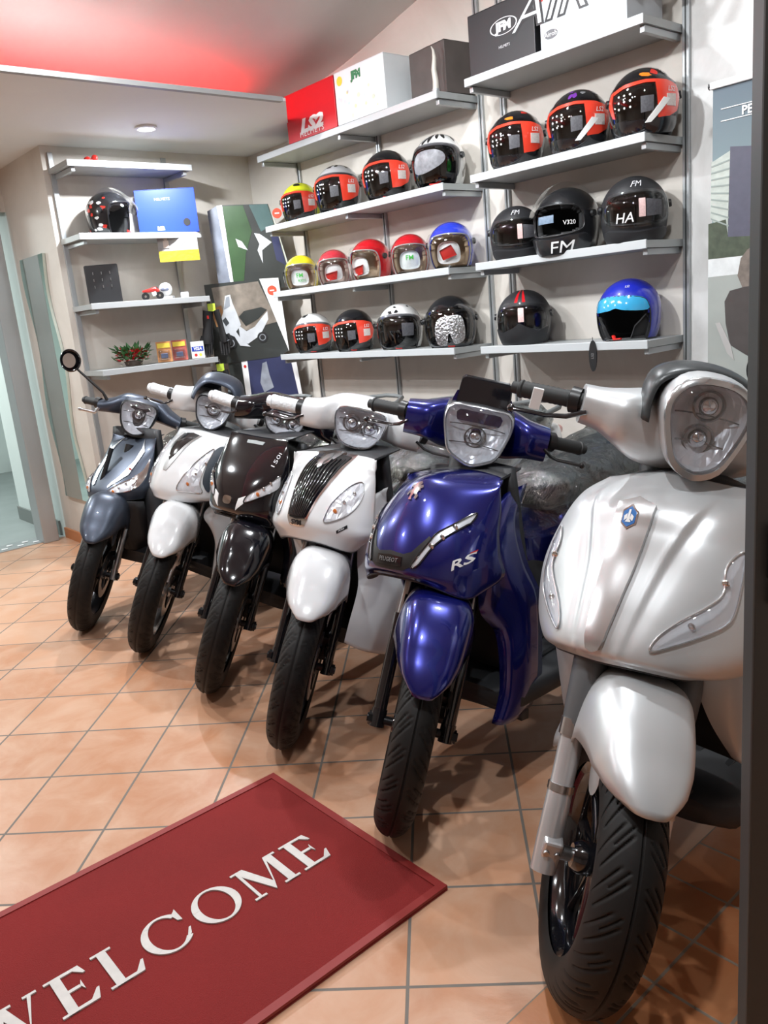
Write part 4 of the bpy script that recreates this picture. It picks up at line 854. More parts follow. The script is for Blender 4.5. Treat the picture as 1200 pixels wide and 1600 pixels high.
# measured shapes of the six scooters, metres in each scooter's own frame
DATA = {'s6': {'rows': [[-0.3605,1.0234,-0.4343,0.17,0.9875],[-0.2558,0.982,-0.4108,0.22,0.9537],[-0.2159,0.9342,-0.3567,0.25,0.8881],[-0.1763,0.8779,-0.3049,0.27,0.7981],[-0.1124,0.8015,-0.3023,0.27,0.696],[-0.0628,0.7276,-0.27,0.225,0.655],[-0.0752,0.6929,-0.2,0.165,0.655]],'exp': [1.0,1.0],'pose': [-136.8,0.1,41.3,0.344,1.457,-0.008,0.284],'hl': [[0.0721,1.1451],[0.0751,1.1585],[0.0757,1.1727],[0.0722,1.1867],[0.0653,1.1998],[0.0555,1.211],[0.0427,1.2185],[0.0286,1.2231],[0.0144,1.2254],[0.0,1.2259],[-0.0144,1.2254],[-0.0286,1.2231],[-0.0427,1.2185],[-0.0555,1.211],[-0.0653,1.1998],[-0.0722,1.1867],[-0.0757,1.1727],[-0.0751,1.1585],[-0.0721,1.1451],[-0.0686,1.1329],[-0.0646,1.1213],[-0.0604,1.1098],[-0.0558,1.0976],[-0.05,1.0843],[-0.0418,1.0716],[-0.0298,1.0623],[-0.0154,1.0557],[0.0,1.0526],[0.0154,1.0557],[0.0298,1.0623],[0.0418,1.0716],[0.05,1.0843],[0.0557,1.0976],[0.0604,1.1098],[0.0647,1.1213],[0.0686,1.1329]],'hlx': -0.3,'dc': {'strip': [[-0.0433,0.9756],[-0.0041,0.985],[0.0439,0.9755],[0.0362,0.8976],[0.027,0.8128],[0.0146,0.7326],[-0.0011,0.7229],[-0.0173,0.727],[-0.0259,0.7658],[-0.0272,0.8042],[-0.04,0.8716],[-0.0418,0.937]],'emblem': [[-0.0227,0.9646],[-0.0063,0.9711],[0.0106,0.964],[0.0132,0.9458],[-0.0082,0.9353],[-0.0265,0.9412]],'lamp': [[0.1029,0.7331],[0.109,0.756],[0.1354,0.7816],[0.1733,0.8077],[0.1919,0.8304],[0.1867,0.8685],[0.1918,0.887],[0.2074,0.8959],[0.2153,0.8482],[0.2144,0.7944],[0.2024,0.7716],[0.1679,0.7535],[0.1316,0.7402]],'ridge': [[0.0385,0.752],[0.0513,0.8115],[0.0665,0.8843],[0.0931,0.9329],[0.126,0.9669]],'ridge2': [[-0.0452,0.7494],[-0.0811,0.7834],[-0.1153,0.8561],[-0.1069,0.9176],[-0.0989,0.9654]]},'wing': [[[-0.25,0.1,0.68],[-0.31,0.255,0.69]],[[-0.24,0.125,0.61],[-0.31,0.265,0.61]],[[-0.245,0.155,0.53],[-0.31,0.255,0.52]],[[-0.265,0.19,0.455],[-0.3,0.225,0.44]]]},'s5': {'rows': [[-0.3516,0.9493,-0.3042,0.17,0.934],[-0.2395,0.9578,-0.2904,0.18,0.9055],[-0.1704,0.9428,-0.2745,0.19,0.8593],[-0.0906,0.8688,-0.2459,0.2,0.8081],[-0.0349,0.7938,-0.232,0.21,0.7452],[-0.0136,0.7443,-0.2381,0.21,0.6834],[-0.0384,0.7129,-0.14,0.19,0.655]],'exp': [0.9,0.8],'pose': [-136.4,-1.1,42.0,-0.003,2.063,-0.0074,0.292],'hl': [[0.09,1.0536],[0.0936,1.0702],[0.0941,1.0879],[0.0896,1.105],[0.0767,1.1164],[0.0578,1.1204],[0.0401,1.1213],[0.0255,1.122],[0.0124,1.1227],[0.0,1.1229],[-0.0124,1.1227],[-0.0255,1.122],[-0.0401,1.1213],[-0.0578,1.1204],[-0.0767,1.1164],[-0.0896,1.105],[-0.0941,1.0879],[-0.0936,1.0702],[-0.09,1.0536],[-0.085,1.0384],[-0.0802,1.024],[-0.0753,1.0094],[-0.068,0.9962],[-0.0561,0.9868],[-0.0422,0.9804],[-0.0284,0.9749],[-0.0145,0.97],[0.0,0.9677],[0.0145,0.97],[0.0284,0.9749],[0.0422,0.9804],[0.0561,0.9868],[0.068,0.9962],[0.0753,1.0094],[0.0802,1.024],[0.085,1.0384]],'hlx': -0.365,'dc': {'inlet': [[-0.0583,0.7834],[0.0,0.7887],[0.0596,0.7768],[0.1015,0.8227],[0.1112,0.8155],[0.0787,0.7593],[0.0525,0.7503],[-0.0453,0.7577]],'lamp': [[0.0734,0.7569],[0.1003,0.8077],[0.1117,0.831],[0.1394,0.8494],[0.1649,0.8664],[0.1668,0.8475],[0.1588,0.8399],[0.1205,0.8082],[0.0927,0.7595]],'emblem': [[-0.0485,0.9499],[0.01,0.9527],[0.0251,0.9314],[0.0107,0.9246],[-0.0203,0.9325],[-0.0329,0.9466]],'text': [[0.174,0.7433],[0.1726,0.7635],[0.1972,0.7718],[0.1996,0.7553]],'top': [[0.0697,0.8987],[0.1887,0.8624]]},'wing': [[[-0.3245,0.11,0.8693],[-0.3745,0.15,0.8893]],[[-0.2365,0.1404,0.8125],[-0.2722,0.1872,0.8085]],[[-0.2126,0.1482,0.699],[-0.2757,0.2028,0.6885]],[[-0.2082,0.1404,0.5845],[-0.317,0.2106,0.5884]],[[-0.257,0.1482,0.506],[-0.319,0.2106,0.5153]],[[-0.257,0.156,0.4154],[-0.3121,0.2106,0.4259]],[[-0.2464,0.156,0.326],[-0.3076,0.2028,0.3132]],[[-0.2114,0.1482,0.244],[-0.2736,0.1872,0.2375]]]},'s4': {'rows': [[-0.3009,0.955,-0.2701,0.19,0.9483],[-0.2158,0.9322,-0.2558,0.2,0.8732],[-0.1464,0.8765,-0.2328,0.21,0.8065],[-0.0974,0.8135,-0.2118,0.22,0.7477],[-0.0733,0.7616,-0.2018,0.22,0.7094],[-0.0853,0.6999,-0.17,0.17,0.66]],'exp': [1,0.9],'pose': [-132.0,2.0,38.5,-0.361,2.583,-0.0084,0.292],'hl': [[0.0859,1.0365],[0.0894,1.0524],[0.0887,1.0685],[0.0792,1.081],[0.0627,1.0874],[0.0462,1.0902],[0.0325,1.0916],[0.0207,1.0919],[0.01,1.0919],[0.0,1.0919],[-0.01,1.0919],[-0.0207,1.0919],[-0.0325,1.0916],[-0.0462,1.0902],[-0.0627,1.0874],[-0.0792,1.081],[-0.0887,1.0685],[-0.0894,1.0524],[-0.0859,1.0365],[-0.0816,1.0219],[-0.0758,1.0088],[-0.0676,0.9974],[-0.0584,0.9872],[-0.0482,0.9792],[-0.0359,0.9749],[-0.0232,0.973],[-0.0114,0.9718],[0.0,0.9714],[0.0114,0.9718],[0.0232,0.973],[0.0359,0.9749],[0.0482,0.9792],[0.0584,0.9872],[0.0676,0.9974],[0.0758,1.0088],[0.0816,1.0219]],'hlx': -0.365,'dc': {'grille': [[-0.0055,0.9108],[-0.0823,0.8914],[-0.0403,0.8227],[-0.029,0.7772],[0.0303,0.7692],[0.0435,0.831],[0.0722,0.899],[0.0847,0.9513],[0.0505,0.9525],[0.0253,0.924]],'plate': [[-0.1216,0.9498],[0.0253,0.924],[-0.0077,0.9126],[-0.0486,0.9177]],'chrome': [[-0.0334,0.7743],[0.0306,0.7653],[0.0241,0.7499],[-0.0372,0.7578]],'emblem': [[-0.086,0.934],[-0.0357,0.9398],[0.0074,0.9233],[-0.0077,0.9126],[-0.0413,0.9186]],'lamp': [[0.1089,0.7707],[0.1059,0.8018],[0.1144,0.8324],[0.1372,0.8684],[0.1702,0.8802],[0.1837,0.842],[0.1767,0.8024],[0.149,0.7785]],'badge': [[0.16,0.743],[0.1848,0.7573],[0.1881,0.7495],[0.1619,0.7335]]},'wing': [[[-0.2828,0.13,0.8165],[-0.3328,0.17,0.8365]],[[-0.2355,0.1482,0.8313],[-0.2664,0.1794,0.7946]],[[-0.2044,0.156,0.7324],[-0.2468,0.195,0.6933]],[[-0.2107,0.1326,0.6089],[-0.2696,0.2106,0.5444]],[[-0.1881,0.1482,0.5242],[-0.2921,0.2184,0.4776]],[[-0.1306,0.1482,0.414],[-0.2557,0.2106,0.338]],[[-0.1004,0.1482,0.3556],[-0.2391,0.2028,0.2705]]]},'s3': {'rows': [[-0.2727,0.9804,-0.267,0.16,0.985],[-0.2107,0.9237,-0.2475,0.19,0.9161],[-0.1371,0.8515,-0.2288,0.2,0.8446],[-0.0882,0.7753,-0.2236,0.2,0.7767],[-0.0756,0.7257,-0.2126,0.2,0.7096],[-0.0992,0.6887,-0.19,0.18,0.66]],'exp': [0.9,0.85],'pose': [-130.9,5.2,41.5,-0.71,3.081,-0.0108,0.298],'hl': [[0.0769,1.0217],[0.0777,1.0345],[0.0688,1.0453],[0.0576,1.054],[0.0465,1.0593],[0.0338,1.0602],[0.0227,1.0594],[0.0141,1.059],[0.0068,1.0588],[0.0,1.0588],[-0.0068,1.0588],[-0.0141,1.059],[-0.0226,1.0594],[-0.0338,1.0602],[-0.0465,1.0593],[-0.0576,1.054],[-0.0688,1.0453],[-0.0777,1.0346],[-0.0769,1.0217],[-0.07,1.0092],[-0.0629,0.9985],[-0.055,0.9898],[-0.045,0.9841],[-0.0344,0.9808],[-0.0248,0.9785],[-0.0164,0.9764],[-0.0082,0.9745],[0.0,0.9736],[0.0082,0.9745],[0.0164,0.9764],[0.0248,0.9785],[0.0344,0.9808],[0.045,0.9841],[0.055,0.9898],[0.0629,0.9985],[0.07,1.0092]],'hlx': -0.365,'dc': {'lamp': [[0.0885,0.7647],[0.0993,0.7952],[0.1539,0.8287],[0.1837,0.8598],[0.1902,0.8501],[0.1875,0.8117],[0.137,0.7822]],'white': [[0.0514,0.7385],[0.059,0.7833],[0.0896,0.7958],[0.0851,0.7668]],'emblem': [[-0.0146,0.7731],[0.0153,0.7775],[0.0272,0.7556],[0.0007,0.7474]],'text': [[0.161,0.8891],[0.1474,0.8978],[0.159,0.9448],[0.1726,0.9359]],'band': [[-0.0346,0.9601],[-0.0132,0.9696],[0.0553,0.9766],[0.0542,0.9655],[-0.0119,0.9515]]},'wing': [[[-0.2788,0.12,0.8546],[-0.3288,0.16,0.8746]],[[-0.2222,0.1404,0.8369],[-0.2555,0.1872,0.802]],[[-0.2245,0.1326,0.6315],[-0.2726,0.195,0.6577]],[[-0.2326,0.1404,0.5307],[-0.2679,0.2028,0.5337]],[[-0.1915,0.1482,0.4065],[-0.2181,0.195,0.4092]]]},'s2': {'rows': [[-0.3323,0.9689,-0.3581,0.18,0.9528],[-0.2192,0.9234,-0.3371,0.2,0.875],[-0.1372,0.8344,-0.297,0.21,0.7948],[-0.0903,0.7543,-0.2639,0.21,0.7015],[-0.0891,0.694,-0.2572,0.17,0.6805]],'exp': [1,0.95],'pose': [-131.8,5.9,43.5,-1.108,3.572,-0.0115,0.302],'hl': [[0.0744,1.0541],[0.0789,1.0683],[0.0798,1.0829],[0.0738,1.0961],[0.063,1.106],[0.0484,1.1099],[0.033,1.1094],[0.0203,1.1084],[0.0097,1.1079],[0.0,1.1077],[-0.0097,1.1079],[-0.0204,1.1084],[-0.033,1.1094],[-0.0484,1.1099],[-0.063,1.106],[-0.0738,1.0961],[-0.0798,1.0829],[-0.0789,1.0683],[-0.0744,1.0541],[-0.0703,1.0414],[-0.0662,1.0296],[-0.061,1.0184],[-0.0537,1.0087],[-0.0447,1.0004],[-0.0351,0.9927],[-0.0246,0.9855],[-0.0128,0.981],[0.0,0.9797],[0.0128,0.981],[0.0246,0.9855],[0.035,0.9927],[0.0447,1.0004],[0.0537,1.0087],[0.0611,1.0184],[0.0662,1.0296],[0.0703,1.0414]],'hlx': -0.365,'dc': {'glass': [[-0.0854,0.9382],[-0.0242,0.9541],[0.0301,0.9607],[0.0281,0.9218],[-0.0164,0.8709],[-0.0346,0.881]],'chrome': [[-0.0112,0.8224],[-0.0293,0.8646],[-0.0126,0.8758],[0.0384,0.9024],[0.0256,0.8418],[0.0098,0.8227]],'lamp': [[0.1012,0.7452],[0.1065,0.7918],[0.1253,0.8437],[0.159,0.9083],[0.1696,0.8875],[0.1772,0.7991],[0.1814,0.7635],[0.2075,0.7027],[0.1595,0.7338]],'side': [[0.1668,0.9039],[0.1905,0.9125],[0.2084,0.8139],[0.2102,0.7044],[0.1841,0.7631],[0.1772,0.7904]]},'wing': [[[-0.347,0.13,0.8048],[-0.397,0.17,0.8248]],[[-0.2742,0.1482,0.6775],[-0.3119,0.1872,0.686]],[[-0.2183,0.1326,0.6059],[-0.3257,0.195,0.5595]],[[-0.2568,0.1482,0.4945],[-0.2576,0.195,0.367]],[[-0.2129,0.156,0.296],[-0.2347,0.1716,0.3254]]]},'s1': {'rows': [[-0.3865,0.8981,-0.3689,0.16,0.9133],[-0.2879,0.8354,-0.3317,0.18,0.8219],[-0.1886,0.7526,-0.2993,0.19,0.7477],[-0.1123,0.6877,-0.2762,0.2,0.6924],[-0.0937,0.646,-0.267,0.17,0.6292]],'exp': [0.9,0.9],'pose': [-125.3,3.7,39.8,-1.501,3.91,-0.0096,0.298],'hl': [[0.0822,1.008],[0.086,1.0234],[0.088,1.0403],[0.0838,1.056],[0.0713,1.0666],[0.0546,1.0715],[0.0388,1.0739],[0.0251,1.0759],[0.0124,1.0772],[0.0,1.0777],[-0.0124,1.0772],[-0.0251,1.0759],[-0.0388,1.0739],[-0.0546,1.0715],[-0.0713,1.0666],[-0.0838,1.056],[-0.088,1.0403],[-0.086,1.0234],[-0.0822,1.008],[-0.0786,0.9939],[-0.0744,0.9806],[-0.0686,0.968],[-0.0612,0.9562],[-0.0523,0.9451],[-0.0414,0.936],[-0.0283,0.9301],[-0.0143,0.9258],[0.0,0.9238],[0.0143,0.9258],[0.0283,0.9301],[0.0414,0.936],[0.0523,0.9451],[0.0612,0.9562],[0.0686,0.968],[0.0744,0.9806],[0.0786,0.9939]],'hlx': -0.38,'dc': {'chromer': [[-0.0562,0.6987],[-0.1433,0.7518],[-0.1371,0.8485],[-0.0729,0.9008],[-0.088,0.8616],[-0.0899,0.8106],[-0.0614,0.7469],[-0.0381,0.6965]],'lamp': [[0.059,0.6749],[0.1005,0.7103],[0.16,0.7344],[0.1683,0.6892],[0.0899,0.6762]],'chrome': [[0.1532,0.7453],[0.174,0.7724],[0.175,0.8281],[0.1871,0.7676],[0.1982,0.7073],[0.1711,0.6828],[0.1676,0.7242]],'emblem': [[0.1031,0.7827],[0.1203,0.787],[0.1327,0.7706],[0.1183,0.7681]]},'wing': [[[-0.26,0.15,0.7],[-0.3,0.2,0.72]],[[-0.25,0.17,0.6],[-0.28,0.235,0.62]],[[-0.24,0.18,0.48],[-0.27,0.24,0.48]],[[-0.22,0.19,0.34],[-0.25,0.22,0.33]]]}}
# ------------------------------------------------------------------ scooters
RAKE = math.radians(26.5); AXS = np.array([-math.sin(RAKE), 0, math.cos(RAKE)]); A0 = np.array([.095, 0, 0])
def rod(v, k, a): return v*math.cos(a)+np.cross(k, v)*math.sin(a)+k*(v@k)*(1-math.cos(a))
M_TYRE = mat('tyre rubber', (.011, .010, .0095), .58, var=.25, vscale=30, spec=.3)
M_RUB = mat('grip rubber', (.018, .019, .019), .6)
M_WRAP = mat('white protective wrap', (.74, .77, .79), .35, bump=.5, bscale=60)
M_INNER = mat('dark grey plastic', (.022, .023, .026), .5)
M_SEAT = mat('black seat vinyl', (.020, .024, .026), .45)
M_WRINK = clear_mat('wrinkled clear wrap', (.80, .85, .86), .16, .05, 1.0, 11, 0, (.5, .58, .60))
M_LENS = clear_mat('clear lamp glass', (.97, .98, 1), .06)
M_AMBER = mat('amber lens', (.85, .22, .02), .15, coat=1)
def refl_mat():
    m = mat('lamp reflector', (.96, .97, .99), .24, .22)
    nt = m.node_tree; b = nt.nodes['Principled BSDF']; tc = nt.nodes.new('ShaderNodeTexCoord')
    mp = nt.nodes.new('ShaderNodeMapping'); mp.inputs['Scale'].default_value = (1, 2.4, .8); nt.links.new(tc.outputs['Object'], mp.inputs['Vector'])
    v = nt.nodes.new('ShaderNodeTexVoronoi'); v.distance = 'CHEBYCHEV'; v.inputs['Scale'].default_value = 24; nt.links.new(mp.outputs[0], v.inputs['Vector'])
    bp = nt.nodes.new('ShaderNodeBump'); bp.inputs['Strength'].default_value = .6; bp.inputs['Distance'].default_value = .012
    nt.links.new(v.outputs['Distance'], bp.inputs['Height']); nt.links.new(bp.outputs[0], b.inputs['Normal']); return m
M_REFL = refl_mat()

def tyre(R, w, hi, side_groove=True):
    mb = MB(); na = {0: 420, 1: 620, 2: 980}[int(hi)]; nb = {0: 41, 1: 57, 2: 79}[int(hi)]; Rc = R-.062; hh = .062
    pitch = 2*math.pi/(46 if hi else 52)
    def groove(t, y, b):
        d = 0
        if abs(y) < .0022: d = .004
        a = abs(b)
        off = .5 if b > 0 else 0
        u_ = (t+a*.50)/pitch+off; ph = u_ % 1.0; idx = int(u_) % 2
        lo, hi_ = (.10, .60) if idx else (.22, .72)
        if lo < a < hi_ and ph < .24: d = max(d, .005*math.sin(ph/.24*math.pi)*min(1, (a-lo)/.05, (hi_-a)/.05))
        if idx and .12 < a < .36 and .45 < ph < .65: d = max(d, .004*math.sin((ph-.45)/.2*math.pi))
        return d
    G = []
    for i in range(na):
        t = i/na*2*math.pi; row = []
        for j in range(nb):
            b = -1+2*j/(nb-1); be = b*math.radians(122); y = w/2*math.sin(be); r = Rc+hh*math.cos(be)
            r -= groove(t, y, b); y *= 1
            row.append((r*math.cos(t), y, R+r*math.sin(t)))
        G.append(row)
    return mb.grid(G, cu=True)

def wheel(root, xf, R, w, hi, spokes, rimm, twin=False, disc_side=1, name='front_wheel', cx=0, discm=None, disc=True):
    X = (lambda p: xf(p+np.array([cx, 0, 0]))) if xf else (lambda p: p+np.array([cx, 0, 0]))
    t = tyre(R, w, hi).build(name, M_TYRE, root, X, sharp=50)
    rr = R-.085; a = w*.36
    MB().lathe([(-a, rr+.006), (-a-.002, rr-.004), (-a+.008, rr-.014), (-a+.02, rr-.022), (0, rr-.026), (a-.02, rr-.022), (a-.008, rr-.014), (a+.002, rr-.004), (a, rr+.006)], (0, 0, R), (0, 1, 0), 90).build('rim', rimm, t, X)
    mb = MB()
    for k in range(spokes):
        th = k*2*math.pi/spokes+.3
        for dlt, yy in (((-.10, .012), (.10, -.012)) if twin else ((0, 0),)):
            p0 = np.array([.03*math.cos(th), yy, R+.03*math.sin(th)]); p1 = np.array([(rr-.02)*math.cos(th+dlt), yy*.4, R+(rr-.02)*math.sin(th+dlt)])
            mb.tube([p0, (p0+p1)/2, p1], [.012, .009, .011] if spokes > 6 else [.022, .017, .022], 8, flat=1.4)
    o = mb.build('spokes', rimm, t, X)
    MB().lathe([(-.055, .001), (-.055, .024), (-.04, .034), (.04, .034), (.055, .024), (.055, .001)], (0, 0, R), (0, 1, 0), 32).build('hub', rimm, t, X)
    if disc:
        y = .050*disc_side
        MB().lathe([(y-.002, .075), (y-.002, .118), (y+.002, .118), (y+.002, .075)], (0, 0, R), (0, 1, 0), 72, closed=True).build('brake_disc', discm or M_STEEL, t, X)
        mb = MB()
        for k in range(5):
            th = k*2*math.pi/5; mb.tube([(.03*math.cos(th), y*.9, R+.03*math.sin(th)), (.08*math.cos(th+.2), y, R+.08*math.sin(th+.2))], .007, 6)
        mb.build('disc_carrier', M_DKMETAL, t, X)
    return t

def scooter(key, label, c):
    D = DATA[key]; h, lean, dst, ox, oy, oz, R = D['pose']
    hh, ll = math.radians(h), math.radians(lean); F = np.array([math.cos(hh), math.sin(hh), 0]); L = np.array([-math.sin(hh), math.cos(hh), 0]); U = np.array([0, 0, 1.])
    L2 = math.cos(ll)*L-math.sin(ll)*U; U2 = math.cos(ll)*U+math.sin(ll)*L
    mw = Matrix(((F[0], L2[0], U2[0], ox), (F[1], L2[1], U2[1], oy), (F[2], L2[2], U2[2], oz), (0, 0, 0, 1)))
    root = empty('scooter', mw); tag(root, label, 'scooter', 'scooters parked in a row')
    dr = math.radians(dst); st = lambda v: A0+rod(np.asarray(v, float)-A0, AXS, dr)
    body = c['body']; hi = c.get('hi', 0)
    # ---- front wheel, fork, mudguard (all turned with the steering)
    wheel(root, st, R, c.get('tw', .105), hi, c.get('spokes', 6), c.get('rim', M_GBLACK), c.get('twin', False), c.get('disc', 1), discm=c.get('discm'), disc=c.get('has_disc', True))
    fy = c.get('fy', .088); fr_ = c.get('fr', .016)
    for sg in (-1, 1):
        b0 = np.array([.0, sg*fy, R]); 
        if c.get('fork') == 'big':
            leg = MB().tube([b0-AXS*.045, b0+AXS*.02, b0+AXS*.12, b0+AXS*.125, b0+AXS*.26], [.026, .027, .026, .024, .025], 20).build('fork_leg', mat('silver fork', (.62, .62, .63), .3, .6), root, st)
            MB().tube([b0+AXS*.12, b0+AXS*.135], .028, 20).build('fork_ring', M_STEEL, leg, st)
            MB().tube([b0+AXS*.235, b0+AXS*.27], .029, 20).build('fork_ring', M_STEEL, leg, st)
            MB().box(b0+AXS*.0+np.array([.0, -sg*.004, 0]), (.055, .040, .075)).build('axle_clamp', mat('silver fork', (.62, .62, .63), .3, .6), leg, st, smooth=False, bevel=.006)
            for dx in (-.011, .011): MB().lathe([(0, .0005), (0, .007), (.004, .006), (.004, .0005)], b0+np.array([.0285, dx-sg*.004, .012]), (1, 0, 0), 14).build('clamp_bolt', M_STEEL, leg, st)
            MB().tube([b0, (0, sg*.02, R)], [.016, .014], 16).build('axle', M_STEEL, leg, st)
            MB().loops([[b0+AXS*q+np.array([rx*math.cos(t)-.004, ry*math.sin(t)-sg*.006, 0]) for t in np.linspace(0, 2*math.pi, 24, endpoint=False)] for q, rx, ry in ((.25, .034, .032), (.30, .044, .034), (.38, .055, .036), (.46, .055, .036), (.52, .04, .03))]).build('fork_cover', mat('fork cover grey', (.10, .105, .11), .45), leg, st)
        else:
            leg = MB().tube([b0-AXS*.02, b0+AXS*.03, b0+AXS*.03, b0+AXS*.30], [fr_*1.15, fr_*1.15, fr_, fr_], 16).build('fork_leg', c.get('forkm', M_GBLACK), root, st)
            MB().tube([b0+AXS*.22, b0+AXS*.62-np.array([0, sg*.012, 0])], fr_*.72, 14).build('fork_tube', M_STEEL if not c.get('forkm') else M_DKMETAL, leg, st)
            MB().tube([b0+np.array([0, sg*.030, 0]), (0, sg*.02, R)], [.013, .013], 12).build('axle', M_DKMETAL, leg, st)
            MB().lathe([(0, .001), (0, .019), (.012, .019), (.012, .001)], b0+np.array([0, sg*.014, 0]), (0, sg, 0), 6).build('axle_nut', M_DKMETAL, leg, st, smooth=False)
    if c.get('has_disc', True):
        sg = c.get('disc', 1); cp = np.array([-.095, sg*.066, R+.03])
        MB().box(cp, (.055, .045, .095)).box(cp+np.array([.012, sg*.012, .0]), (.06, .03, .05)).build('brake_caliper', M_DKMETAL, root, st, smooth=False, bevel=.008)
        MB().tube([cp+np.array([0, 0, .04]), cp+np.array([-.06, sg*.03, .12]), cp+np.array([-.10, sg*.0, .28]), (-.28, 0, .75)], .0045, 8).build('brake_hose', M_BLACK, root, st)
    # mudguard
    m0, m1 = c['mg']; G = []; nt_ = 30; npf = 25; mw_ = c.get('mgw', (.050, .082, .106)); md = c.get('mgd', (.02, .07, .16)); gap = c.get('mgap', .026)
    for i in range(nt_+1):
        t = i/nt_; th = math.radians(m0+(m1-m0)*t**1.1)
        wd = np.interp(t, (0, .2, .45, 1), (mw_[0], mw_[1], mw_[2], mw_[2]*.9)); dp = np.interp(t, (0, .22, .50, .8, 1), (md[0], md[1], md[2], md[2], md[1])); up_ = np.interp(t, (0, .2, .45, .7, 1), (0, .022, c.get('mgup', .085), c.get('mgup', .085)*.9, .03))
        tip = math.sqrt(min(1, t/.10+.10)) ; row = []
        for j in range(npf+1):
            f = -1+2*j/npf; y = wd*math.copysign(abs(math.sin(f*math.pi/2))**c.get('mge', .85), f)*(.55+.45*tip)
            r = R+gap+up_+c.get('crown', .006)*(1-abs(f)) - dp*abs(f)**2.6
            tt = th+(.10*(abs(f)**2)*(1-t)*c.get('tipr', 1.0))
            row.append((r*math.cos(tt), y, R+r*math.sin(tt)))
        G.append(row)
    mg = MB().grid(G).build('mudguard', c.get('mgm', body), root, st, solid=.004, sharp=60)
    # tie between fork and mudguard
    for sg in (-1, 1): MB().loops([[np.array([-.02+q*.0, sg*(.060+.014*q), R+.20+.10*q])+np.array([.045*math.cos(t), 0, .05*math.sin(t)]) for t in np.linspace(0, 2*math.pi, 16, endpoint=False)] for q in (0, 1)]).build('mudguard_bracket', c.get('mgb', c.get('mgm', body)), root, st)
    MB().tube([np.array([.0, 0, R])+AXS*.36-np.array([.05, 0, 0]), np.array([0, 0, R])+AXS*.64-np.array([.05, 0, 0])], .024, 14).build('steering_stem', M_DKMETAL, root, st)
    MB().tube([np.array([0, -fy, R])+AXS*.335, np.array([0, fy, R])+AXS*.335], .024, 12).build('fork_bridge', M_DKMETAL, root, st)
    # ---- front fairing
    rows = np.array(D['rows']); e1, e2 = D['exp']; G = shield_grid(rows, e1, e2, *((110, 70) if c.get('disp') else (54, 34)), c.get('disp'))
    fair = MB().grid(G).build('front_fairing', body, root, solid=.005, sharp=60, front=(1, 0, .3))
    last = G[-1]; cen = np.array([-.22, 0, last[len(last)//2][2]+.02])
    under = [[p*(1-k)+np.array([-.27, p[1]*.8, cen[2]])*k for p in last] for k in (0, .35, .7, 1)]
    MB().grid(under).build('fairing_underside', c.get('underm', M_INNER), root, solid=.004)
    top0 = G[0]; MB().grid([[p*(1-k)+np.array([-.46, p[1]*.75, p[2]+.0])*k for p in top0] for k in (0, .5, 1)]).build('cockpit_cover', c.get('topm', M_INNER), root, solid=.004)
    tv = []; tf = []; nn = G.shape[1]
    tv = [Vector(p) for p in G.reshape(-1, 3)]
    for i in range(G.shape[0]-1):
        for j in range(nn-1): tf.append((i*nn+j, i*nn+j+1, (i+1)*nn+j+1, (i+1)*nn+j))
    bvh = BVHTree.FromPolygons(tv, tf)
    zm = c.get('zm', (0, 0, 1))
    def proj(y, z, hgt): return proj_raw(y, zm[1]+(z-zm[0])*zm[2], hgt)
    def proj_raw(y, z, hgt):
        for k in range(30):
            loc, nrm, ix, ds = bvh.ray_cast(Vector((1, y, z)), Vector((-1, 0, 0)))
            if loc is not None: break
            y *= .99; z += (.9-z)*.01
        if nrm.x < 0: nrm = -nrm
        return np.array(loc+nrm*(hgt+.0006))
    def decal(nm, poly, m, hgt=.002, dome=0, sides=(1,), smooth=True, n=44, par=fair, step=.009):
        out = None
        for sg in sides:
            P = [(sg*y, z) for y, z in poly]
            if smooth: P = [tuple(q) for q in smooth_poly(P, n)]
            o = patch(MB(), P, proj, step, hgt, dome).build(nm, m, par, sharp=50); out = o
        return out
    def lamp(nm, poly, rim=M_BLACK, inner=M_REFL, glass=M_LENS, drl=True, amber=True):
        A = np.array(poly); ce = A.mean(0)
        for sg in (-1, 1):
            P = [(sg*y, z) for y, z in poly]; P = [tuple(q) for q in smooth_poly(P, 50)]
            ln = patch(MB(), P, proj_raw, .008, .0035, .006).build(nm, glass, fair, sharp=60)
            c2 = np.array([sg*ce[0], ce[1]]); Q = [tuple(c2+(np.array(q)-c2)*.985) for q in P]
            patch(MB(), Q, proj_raw, .008, .0005, 0, skirt=False).build('lamp_reflector', inner, ln)
            MB().tube([proj_raw(*q, .003) for q in P+[P[0]]], .0022, 6).build('lamp_rim', rim, ln)
            if drl:
                for k in range(3):
                    q = c2+(np.array([sg*A[:, 0].max(), A[:, 1].max()])-c2)*(-.35+.4*k); 
                    if inside(P, *q): MB().sphere(proj_raw(q[0], q[1], .002), (.004, .009, .009), 12, 8).build('bulb', M_CHROME if k or not amber else M_AMBER, ln)
    # ---- leg shield
    wg = D.get('wing')
    if wg:
        A = catmull([w[0] for w in wg], 30); B = catmull([w[1] for w in wg], 30); G2 = []
        for i in range(30):
            row = []
            a, b = A[i], B[i]; v = b-a
            back = b+np.array([-.10, -.015, 0])
            for k in range(9):
                t = k/8; p = a+v*t+np.array([c.get('bulge', .018)*math.sin(t*math.pi), c.get('bulge', .018)*.5*math.sin(t*math.pi), 0]); row.append(p)
            for k in (1, 2, 3): row.append(b+(back-b)*k/3)
            ai = a+np.array([-.06, -.012, 0]); row = [ai, (ai+a)/2]+row
            G2.append(row)
        for sg in (1, -1):
            MB().grid([[np.array([p[0], sg*p[1], p[2]]) for p in r_] for r_ in G2]).build('leg_shield', c.get('legm', body), root, solid=.005, sharp=60)
        zb, yb = B[-1][2], B[-1][1]
        xs = min(A[:, 0].mean()-.05, -.27); iw = max(w[1][1] for w in wg)*.93
